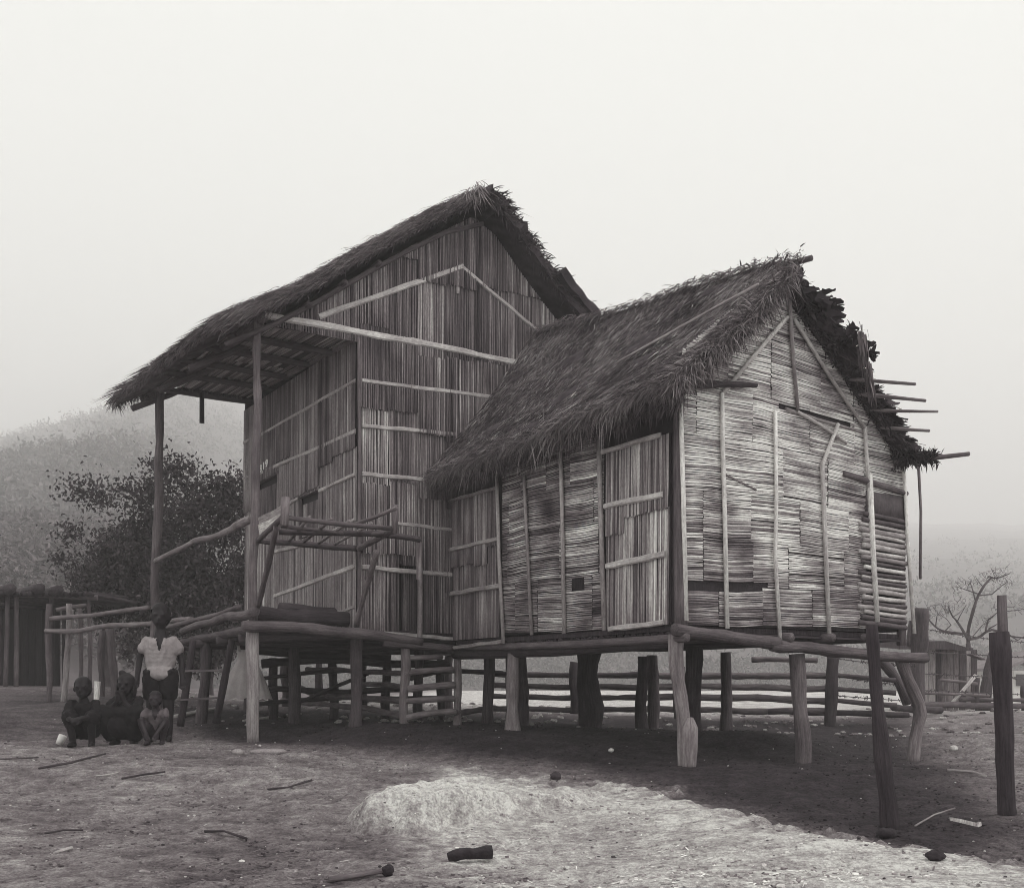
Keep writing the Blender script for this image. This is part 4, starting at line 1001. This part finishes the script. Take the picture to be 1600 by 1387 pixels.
    for si, s in (('R',1),('L',-1)):
        Hp, K = [Vector(mir(j[k+si], s)) for k in ('hip','knee')]; limb(bo, [pv+Vector((0,0,-.0)), Hp, Hp+(K-Hp)*j.get('leg',.6)], [.072,.072,.064], .006)
    if j.get('skirt'):
        for si, s in (('R',1),('L',-1)):
            K = Vector(mir(j['knee'+si], s)); An = Vector(mir(j['ankle'+si], s)); limb(bo, [pv, K, K+(An-K)*.7], [.09,.075,.085], .0)
        limb(bo, [Vector(mir(j['kneeR'],1)), Vector(mir(j['kneeL'],-1))], [.06,.06]); limb(bo, [pv+Vector((0,-.06,0)), (Vector(mir(j['kneeR'],1))+Vector(mir(j['kneeL'],-1)))/2+Vector((0,0,-.12))], [.1,.1])
    remesh('skirt' if j.get('skirt') else 'shorts', bo, .012, bot_t, 'cloth', root, 3)
    return root
STAND = dict(pelvis=(0,0,.50), chest=(0,0,.70), neck=(0,0,.815), head=(0,-.008,.905), shoulderR=(.092,0,.735), shoulderL=(.092,0,.735), elbowR=(.145,.02,.605), elbowL=(.15,.02,.61),
  wristR=(.155,-.02,.46), wristL=(.16,-.015,.47), hipR=(.052,0,.485), hipL=(.052,0,.485), kneeR=(.056,-.01,.265), kneeL=(.06,-.012,.265), ankleR=(.055,.01,.035), ankleL=(.066,.01,.035), sleeve=.5, open=.10, flare=1, leg=.62)
SQ = dict(pelvis=(0,.075,.135), chest=(0,.03,.325), neck=(0,.0,.415), head=(0,-.02,.495), shoulderR=(.10,.02,.375), shoulderL=(.10,.02,.375), elbowR=(.135,-.09,.27), elbowL=(.135,-.09,.27),
  wristR=(.045,-.17,.25), wristL=(.05,-.175,.235), hipR=(.055,.06,.135), hipL=(.055,.06,.135), kneeR=(.10,-.105,.275), kneeL=(.095,-.10,.28), ankleR=(.075,-.02,.035), ankleL=(.075,-.02,.035), handR=(-.8,-.2,-.3), handL=(-.8,-.2,-.3), sleeve=.5, leg=.8)
def stand_at(px, py, d): p = P(px, py, d); return Vector((p.x, d, gz(p.x, d)))
person(stand_at(251,1150,12.0), (lambda b: (P(0,946,12.0).z-b.z)/.985)(stand_at(251,1150,12.0)), math.radians(8), STAND, 'child standing in open white short-sleeved shirt and dark shorts', (.018,.28,.010), 'shirt', .05)
q = dict(SQ); q['sleeve'] = .8; q['elbowR'] = (.125,-.06,.25); q['elbowL'] = (.125,-.06,.25)
person(stand_at(130,1166,11.4), 1.26, math.radians(6), q, 'child squatting in dark clothes, farthest from the porch post', (.014,.009,.009), 'shirt', .0)
q = dict(SQ); q.update(long=1, skirt=1, wristR=(.03,-.13,.37), wristL=(.02,-.135,.36), elbowR=(.11,-.11,.26), handR=(-.1,-.2,.9), handL=(-.2,-.2,.9), kneeL=(.16,-.10,.27), kneeR=(.12,-.11,.27), sleeve=.6)
person(stand_at(198,1161,11.55), 1.30, math.radians(-4), q, 'child with long hair squatting in dark skirt with hands near chin', (.018,.010,.008), 'blouse', .1)
q = dict(SQ); q.update(kneeR=(.135,-.09,.27), kneeL=(.135,-.095,.27), wristR=(.06,-.17,.14), wristL=(.06,-.17,.14), handR=(-.4,-.2,-.9), handL=(-.4,-.2,-.9), open=.15, leg=.4)
person(stand_at(243,1158,11.35), .97, math.radians(4), q, 'smallest child squatting bare-kneed in pale collared shirt', (.03,.10,.018), 'shirt', .0)

# =================================================================== GROUND
def cellsteps(a, b, brk):                                     # graded spacing
    out = [a]
    while out[-1] < b:
        out.append(out[-1]+brk(out[-1]))
    return np.array(out)
gx = cellsteps(-140, 140, lambda x: .035 if -4.6 < x < 5.2 else min(9, .06+.12*(max(-4.6-x, x-5.2))))
gx = np.concatenate([-cellsteps(4.6, 140, lambda x: min(9, .06+.12*(x-4.6)))[::-1], np.arange(-4.56, 5.2, .036), cellsteps(5.2, 140, lambda x: min(9, .06+.12*(x-5.2)))])
gyv = np.concatenate([np.arange(-8, 4.2, .5), np.arange(4.4, 11.5, .036), cellsteps(11.5, 128, lambda y: .06+.045*(y-11.5))])
X, Y = np.meshgrid(gx, gyv); Z = ground_np(X, Y)
def fbm(X, Y, sc, seed):
    out = np.zeros_like(X).ravel(); xs, ys = X.ravel()*sc, Y.ravel()*sc
    for i in range(len(out)): out[i] = mnoise.fractal(Vector((xs[i], ys[i], seed)), 1.0, 2.0, 3)
    return out.reshape(X.shape)
n1 = fbm(X, Y, .9, 1.3); n2 = fbm(X, Y, 4.5, 7.7); n3 = fbm(X, Y, 13, 2.2)
near = np.clip((24-Y)/10, .15, 1)
mnd = np.zeros_like(X)
mnd = mound_h(X, Y)/.21
rough = 1+.5*mnd
Z = Z+(n1*.035+n2*(.016+.012*np.minimum(mnd,1))+n3*.010*rough)*near
def poly_px(pts): return [gp(x, min(y, 1386)) if y < 1390 else gp(x, 1386)*1.0 for x, y in pts]
def inside_dist(X, Y, poly):
    P_ = np.array([(p.x, p.y) for p in poly]); ins = np.zeros(X.shape, bool); dist = np.full(X.shape, 1e9)
    n = len(P_)
    for i in range(n):
        x0, y0 = P_[i]; x1, y1 = P_[(i+1) % n]
        c = ((y0 > Y) != (y1 > Y)) & (X < (x1-x0)*(Y-y0)/((y1-y0)+1e-12)+x0); ins ^= c
        t = np.clip(((X-x0)*(x1-x0)+(Y-y0)*(y1-y0))/((x1-x0)**2+(y1-y0)**2+1e-12), 0, 1)
        dist = np.minimum(dist, np.hypot(X-x0-t*(x1-x0), Y-y0-t*(y1-y0)))
    return np.where(ins, dist, -dist)
def sst(v, a, b): t = np.clip((v-a)/(b-a), 0, 1); return t*t*(3-2*t)
clay = poly_px([(556,1280),(566,1245),(600,1222),(640,1206),(740,1206),(860,1214),(1000,1240),(1100,1266),(1200,1297),(1330,1329),(1460,1344),(1600,1358)])+[gp(1600,1358)+Vector((.6,-.1,0)),Vector((2.7,4.4,0)),Vector((.2,4.6,0)),gp(660,1380),gp(600,1335)]
sd0 = inside_dist(X, Y, clay); sd = sd0+n1*.30+n2*.24+n3*.12
lip = sst(sd, -.22, .20)*(1-sst(sd, .3, 1.4))*sst(X, .2, 1.2); Z = Z+.07*lip
kc = np.maximum(sst(sd, -.30, .30)*sst(X+.12*n1, -.95, -.35), sst(mnd, .02, .22))
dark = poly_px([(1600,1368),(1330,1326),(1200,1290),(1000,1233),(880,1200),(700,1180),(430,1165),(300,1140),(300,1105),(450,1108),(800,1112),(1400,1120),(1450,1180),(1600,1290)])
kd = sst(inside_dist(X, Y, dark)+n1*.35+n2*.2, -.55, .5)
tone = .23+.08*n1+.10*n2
tone = tone*(1-kd)+(.038+.014*n2)*kd  # darker soil under and before the houses, with their shade painted into it
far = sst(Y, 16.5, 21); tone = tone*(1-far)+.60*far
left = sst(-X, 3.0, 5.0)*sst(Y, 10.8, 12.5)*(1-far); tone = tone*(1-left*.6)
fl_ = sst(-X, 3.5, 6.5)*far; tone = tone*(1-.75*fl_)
tone = tone*(1-kc)+(.40+.20*sst(sd,-.1,.45)*(1-sst(sd,.5,1.9))+.17*mnd+.14*n1+.12*n2)*kc  # pale clay, painted lighter along the crest and mound top as if lit
tone = np.clip(tone*(1+.35*n3), .03, .75)
ny, nx = X.shape
V = np.stack([X.ravel(), Y.ravel(), Z.ravel()], 1)
idx = np.arange(nx*ny).reshape(ny, nx); Fq = np.stack([idx[:-1,:-1].ravel(), idx[:-1,1:].ravel(), idx[1:,1:].ravel(), idx[1:,:-1].ravel()], 1)
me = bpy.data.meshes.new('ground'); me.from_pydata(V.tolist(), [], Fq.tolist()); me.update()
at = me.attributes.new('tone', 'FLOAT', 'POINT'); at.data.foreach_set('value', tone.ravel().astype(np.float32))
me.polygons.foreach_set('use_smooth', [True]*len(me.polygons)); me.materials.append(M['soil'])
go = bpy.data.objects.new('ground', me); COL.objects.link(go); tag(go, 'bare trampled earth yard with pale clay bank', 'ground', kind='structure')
def gsurf(x, y):                                              # height of the finished mesh
    i = np.searchsorted(gx, x)-1; k = np.searchsorted(gyv, y)-1
    fx = (x-gx[i])/(gx[i+1]-gx[i]); fy = (y-gyv[k])/(gyv[k+1]-gyv[k])
    return (Z[k,i]*(1-fx)+Z[k,i+1]*fx)*(1-fy)+(Z[k+1,i]*(1-fx)+Z[k+1,i+1]*fx)*fy

def tone_at(x, y): return float(tone[np.searchsorted(gyv, y)-1, np.searchsorted(gx, x)-1])
# litter: chips, pebbles, straw and twigs pressed into the soil
m = MB(); n = 11000
for i in range(n):
    y = 4.7+R(0,1)**1.3*9.5; x = R(-.52,.52)*y
    if nz(x*1.7, y*1.7, 4.4)+.6*nz(x*5, y*5, 2) < R(-.55,.35): continue
    z = gsurf(x, y); k = R(0,1)
    p = Vector((x, y, z))
    if k < .45:
        r = R(.003,.009)*(1 if R(0,1) < .95 else 1.8); m.ell(p+UP*r*.3, (r*R(.8,1.6), r*R(.8,1.5), r*R(.5,.9)), tone_at(x,y)*R(.6,1.5) if R(0,1) < .9 else R(.5,.7), 6, 4, .15)
    elif k < .75:
        a = R(0,6.28); v = Vector((math.cos(a), math.sin(a), R(-.1,.15)))*R(.02,.07); m.bar(p-v*.5+UP*.004, p+v*.5+UP*.006, R(.003,.010), .003, tone_at(x,y)*R(.3,1.6), UP)
    else:
        a = R(0,6.28); e1 = Vector((math.cos(a), math.sin(a), R(-.3,.3)))*R(.005,.014); e2 = Vector((-math.sin(a), math.cos(a), R(-.3,.3)))*R(.004,.010)
        m.box(p+UP*.004, e1, e2, UP*R(.002,.006), tone_at(x,y)*R(.3,1))
lt = m.build('litter', 'stone'); tag(lt, 'scattered chips, pebbles, straw and twigs on the soil', 'litter', kind='stuff')
m = MB()
for i in range(2600):                                          # dung crumbs and dark clods
    y = 4.7+R(0,1)**1.2*9; x = R(-.5,.5)*y; z = gsurf(x, y); r = R(.004,.013)*R(.5,1); m.ell(Vector((x,y,z+r*.2)), (r*R(.8,1.5), r*R(.8,1.5), r*R(.5,.8)), tone_at(x,y)*(R(.7,1.2) if R(0,1) < .9 else .2), 6, 4, .22)
for i in range(500):
    y = 14+R(0,1)*7; x = R(-.35,.5)*y; z = gsurf(x, y); r = R(.02,.05); m.ell(Vector((x,y,z+r*.2)), (r*1.3, r, r*.6), R(.1,.6), 7, 5, .22)
cl = m.build('clods', 'soil', smooth=False); tag(cl, 'dark crumbs of earth and dung strewn over the yard', 'soil', kind='stuff')

# single things lying on the ground
def on(px, py): p = gp(px, py); p.z = gsurf(p.x, p.y); return p
def lump(name, px, py, r, tone, mat, label, cat, jit=.12, sink=.3, rz=0, group=None):
    p = on(px, py); m = MB(); m.ell(p+UP*r[2]*(1-sink), r, tone, 12, 8, jit, Matrix.Rotation(rz,3,'Z')); return tag(m.build(name, mat, None, True, loc=p), label, cat, group)
p = on(734,1346); m = MB(); ax = Vector((.98,.18,.05))
m.tube([p-ax*.12+UP*.035,p-ax*.10+UP*.038,p-ax*.02+UP*.045,p+ax*.02+UP*.042,p+ax*.09+UP*.042,p+ax*.115+UP*.042,p+ax*.12+UP*.042], [.022,.034,.036,.031,.040,.043,.034], .025, 11, .12)
tag(m.build('log', 'char', None, True, loc=p), 'short charred log lying on the pale clay', 'log')
a, b = on(520,1375), on(600,1366); o = thing('stick', a, 'grey stick with dark knob at its end in the foreground', 'stick')
m = MB(); m.tube([a-Vector((.02,.0,-.02)),(a+b)/2+UP*.025,b+UP*.03], [.016,.016,.014], .12, 8); m.build('shaft', 'wood', o, True)
m = MB(); m.ell(b+UP*.03+Vector((.02,0,0)), (.035,.026,.028), .03, 10, 7, .2); m.build('knob', 'char', o, True)
lump('stone', 1462,1366,(.05,.038,.03),.03,'char','dark angular stone on the pale clay below the gable', 'stone', .2)
lump('stone', 372,1178,(.06,.05,.035),.3,'stone','round pale stone left of the porch post foot', 'stone', .1)
lump('stone', 420,1176,(.20,.11,.035),.26,'stone','long half-buried pale rock right at the porch post foot', 'stone', .06, .55, .2)
lump('stone', 955,1172+5,(.03,.03,.022),.6,'stone','tiny white pebble in the dark soil below the doors', 'stone')
lump('stone', 1386,1313,(.06,.05,.04),.03,'char','dark clod beside the foot of the crooked post', 'stone', .2)
lump('stone', 868,1219,(.05,.04,.04),.05,'char','small dark clod at the crest of the clay mound', 'stone', .2)
lump('stone', 1520,1345,(.05,.035,.025),.05,'char','flat dark clod near the right end of the clay bank', 'stone', .2)
lump('stone', 1490,1176,(.05,.04,.035),.6,'stone','white pebble beside the thick split post', 'stone', .1)
p = on(92,1164); m = MB(); m.tube([p+UP*.01,p+Vector((.02,0,.05)),p+Vector((.045,0,.105))], [.038,.042,.045], .7, 12, .02); tag(m.build('cup', 'plaster', None, True, loc=p), 'white cup tilted on the ground near the squatting children', 'cup')
p = P(149,1085,12.6); m = MB(); g = gz(p.x,p.y); m.bar(Vector((p.x-.01,p.y,g)), Vector((p.x+.02,p.y,P(0,1064,12.6).z)), .075, .03, .62, Vector((0,-1,0)), 3, .003); tag(m.build('plank', 'wood', None, loc=Vector((p.x,p.y,g))), 'short pale plank upright beside a squatting child', 'plank')
m = MB(); c = [on(1483,1288),on(1500,1292),on(1525,1299),on(1533,1299)]; vs, ts = [], []
for i, q in enumerate(c):
    ww = (.012,.05,.035,.008)[i]; vs += [q+Vector((0,-ww,.02)), q+Vector((0,0,.045)), q+Vector((0,ww,.03))]
fs = []
for i in range(3):
    for k in range(2): fs.append((3*i+k, 3*i+3+k, 3*i+4+k, 3*i+1+k))
fs += [tuple(reversed(f)) for f in []]
m.add(vs, fs, .45); tag(m.build('husk', 'wood', None, True, loc=c[0]), 'pale curled palm husk at the foot of the thick post', 'husk')
def twig(pts, r, tone, label, name='twig', group=None):
    r *= .72; q = [on(x,y)+UP*(r*.5+.004+(h if h else 0)) for x, y, h in pts]; m = MB(); m.tube(q, [r*R(.7,1.1) for _ in q], tone, 6, .12); tag(m.build(name, 'wood', None, True, loc=q[0]), label, 'twig', group)
twig(((1430,1291,0),(1460,1285,.03),(1492,1278,.05)), .010, .25, 'thin twig beside the pale palm husk')
twig(((60,1203,0),(110,1199,.02),(165,1186,.03)), .014, .06, 'long dark stick lying below the squatting children')
twig(((190,1219,0),(225,1219,.02),(258,1215,.02)), .012, .05, 'dark twig on the open ground left of the mound')
twig(((418,1236,0),(450,1236,.01),(487,1231,.02)), .014, .05, 'dark straight stick behind the clay mound')
twig(((0,1190,0),(60,1185,.01)), .012, .08, 'brown stick at the left edge of the yard')
twig(((1480,1208,0),(1520,1211,.02),(1540,1215,.02)), .022, .3, 'pale broken stick right of the crooked post')
twig(((70,1303,0),(100,1303,.02),(130,1302,.01)), .010, .07, 'small dark twig in the left foreground')
twig(((320,1299,0),(350,1304,.02),(385,1309,.01)), .014, .05, 'dark splinter left of the clay mound')
twig(((380,1128,0),(430,1122,.01),(470,1118,.02)), .03, .45, 'pale split stick behind the front porch post')
twig(((270,1121,0),(310,1116,.02),(345,1109,.02)), .04, .4, 'pale pole lying behind the ladder foot')
twig(((400,1112,0),(425,1120,.05),(445,1124,.02)), .045, .04, 'dark branch on the ground under the porch')
twig(((150,1217,0),(170,1214,.01),(185,1211,.01)), .010, .5, 'white sliver of bamboo below the squatting children')
twig(((85,1334,0),(98,1330,.01),(112,1327,.01)), .014, .5, 'pale chip of bamboo in the left foreground')

# =================================================================== HILLS AND HAZE
def ridge_tan(px):                                             # skyline height (tan of elevation) against picture column
    return interp(px, [-900,-300,0,120,200,300,420,600,800,1100,1300,1450,1600,2000,2800], [.16,.205,.233,.252,.268,.29,.28,.19,.17,.16,.155,.152,.15,.15,.14])
def hill_base(px): return interp(px, [-900,0,170,250,330,420,600,900,1400,1600,2600], [38,40,44,66,105,140,140,120,112,112,100])
def hill_z(px, d):
    b = hill_base(px); tm = ridge_tan(px); dtop = interp(px, [300,450,1300,1500], [620,1000,1100,1150])
    k = tm*dtop/(dtop-b)                                       # straight slope that reaches the skyline at dtop
    return EYE-.3+max(0, d-b)*k*(1 if d < dtop else max(0, 1-(d-dtop)/240))
cols = np.arange(-1500, 3300, 40); ds = np.concatenate([np.arange(34,150,4), np.arange(150,560,14), np.arange(560,1400,30)])
m = MB(); vs, ts = [], []
for d in ds:
    for c in cols:
        x = (c-CX)/F*d; z = hill_z(c, d)
        k = min(1, max(0, (d-hill_base(c))/30)); z += k*(2.2*nz(x*.05, d*.05, 2)+5*nz(x*.013, d*.013, 7))-.8*(1-k)
        vs.append(Vector((x, d, z))); ts.append(.10)
nc = len(cols); fs = [(j*nc+i, j*nc+i+1, (j+1)*nc+i+1, (j+1)*nc+i) for j in range(len(ds)-1) for i in range(nc-1)]
m.add(vs, fs, ts); hl = m.build('hills', 'hill', None, True); tag(hl, 'steep wooded hillside fading up into mist', 'hills', kind='structure')
m = MB(); n = 12000; roots = []; 
cc = np.concatenate([rng.uniform(-250,480,9300), rng.uniform(1380,1900,1700), rng.uniform(480,1380,1000)]); dd_ = 1/rng.uniform(1/600., 1/44., n)
cen, sz = [], []
for i in range(n):
    c, d = cc[i], max(dd_[i], hill_base(cc[i])+3+R(0,25)); x = (c-CX)/F*d; z = hill_z(c, d); k = min(1, max(0, (d-hill_base(c))/30)); z += k*(2.2*nz(x*.05, d*.05, 2)+5*nz(x*.013, d*.013, 7))
    cen.append((x, d, z+R(.2,1.2))); sz.append(R(.7,1.9)*(1+d/220)*min(1,max(.3,d/140)))
cen = np.array(cen); sz = np.array(sz); k = 30
C_ = np.repeat(cen, k, 0); S_ = np.repeat(sz, k); root = C_+rng.normal(size=C_.shape)*S_[:,None]*np.array((.30,.30,.36)); dv = rng.normal(size=C_.shape)+np.array((0,0,.3))
m.blades(root, dv, S_**.8*rng.uniform(.2,.5,len(S_)), S_**.8*rng.uniform(.10,.22,len(S_)), np.repeat(rng.uniform(.03,.15,n), k)*rng.uniform(.7,1.3,len(S_)), None, 0)
hf = m.build('hillside_forest', 'leaf'); tag(hf, 'dense scrub forest covering the misty hillside', 'forest', kind='stuff')
hz = bpy.data.meshes.new('haze'); bm = bmesh.new(); bmesh.ops.create_cube(bm, size=1); bm.to_mesh(hz); bm.free()
ho = bpy.data.objects.new('haze', hz); COL.objects.link(ho); ho.scale = (3600, 1460, 212); ho.location = (0, 700, 94); tag(ho, 'pale morning mist lying over the whole valley', 'haze', kind='stuff')
hm = bpy.data.materials.new('mist'); hm.use_nodes = True; nt = hm.node_tree; nt.nodes.clear()
out = nt.nodes.new('ShaderNodeOutputMaterial'); pv_ = nt.nodes.new('ShaderNodeVolumePrincipled'); pv_.inputs['Density'].default_value = .0026
pv_.inputs['Color'].default_value = (1,.987,.988,1); pv_.inputs['Anisotropy'].default_value = .0
nt.links.new(pv_.outputs['Volume'], out.inputs['Volume']); hz.materials.append(hm)

# =================================================================== SKY, SUN, CAMERA
SUN_EL, SUN_AZ = math.radians(60), math.radians(120)           # azimuth measured clockwise from +y (ahead): right and a little behind the camera
wd = bpy.data.worlds.new('World'); scene.world = wd; wd.use_nodes = True; nt = wd.node_tree
bg = nt.nodes['Background']; sk = nt.nodes.new('ShaderNodeTexSky'); sk.sky_type = 'NISHITA'; sk.sun_disc = False
sk.sun_elevation = SUN_EL; sk.sun_rotation = SUN_AZ; sk.air_density = 1.0; sk.dust_density = 6.0; sk.altitude = 300
bw_ = nt.nodes.new('ShaderNodeRGBToBW'); nt.links.new(sk.outputs['Color'], bw_.inputs['Color'])
mx = nt.nodes.new('ShaderNodeMix'); mx.data_type = 'RGBA'; mx.inputs['Factor'].default_value = .88   # overcast veil over the clear-sky gradient
nt.links.new(bw_.outputs['Val'], mx.inputs['A']); mx.inputs['B'].default_value = (8.45,8.58,8.18,1)
nt.links.new(mx.outputs['Result'], bg.inputs['Color']); bg.inputs['Strength'].default_value = .14
sl_ = bpy.data.lights.new('sun', 'SUN'); sl_.energy = 1.0; sl_.angle = math.radians(14); sl_.color = (1,.97,.93)
so = bpy.data.objects.new('sun', sl_); COL.objects.link(so)
to = Vector((math.sin(SUN_AZ)*math.cos(SUN_EL), math.cos(SUN_AZ)*math.cos(SUN_EL), math.sin(SUN_EL)))
so.rotation_euler = to.to_track_quat('Z', 'Y').to_euler(); so.location = (20, -10, 30)
cam = bpy.data.cameras.new('camera'); co = bpy.data.objects.new('camera', cam); COL.objects.link(co); scene.camera = co
co.location = (0, 0, EYE); co.rotation_euler = (math.pi/2, 0, 0); cam.sensor_width = 36; cam.sensor_fit = 'HORIZONTAL'; cam.lens = 36*F/1600
cam.shift_y = (HY-693.5)/1600; cam.clip_end = 5000; cam.clip_start = .05
scene.view_settings.view_transform = 'Standard'; scene.view_settings.look = 'None'; scene.view_settings.exposure = 0; scene.view_settings.gamma = 1
cy = scene.cycles; cy.max_bounces = 10; cy.diffuse_bounces = 3; cy.volume_bounces = 7; cy.use_denoising = True; cy.denoising_prefilter = 'ACCURATE'; cy.denoising_quality = 'HIGH'; cy.use_adaptive_sampling = False; cy.volume_step_rate = 4; cy.filter_width = .95
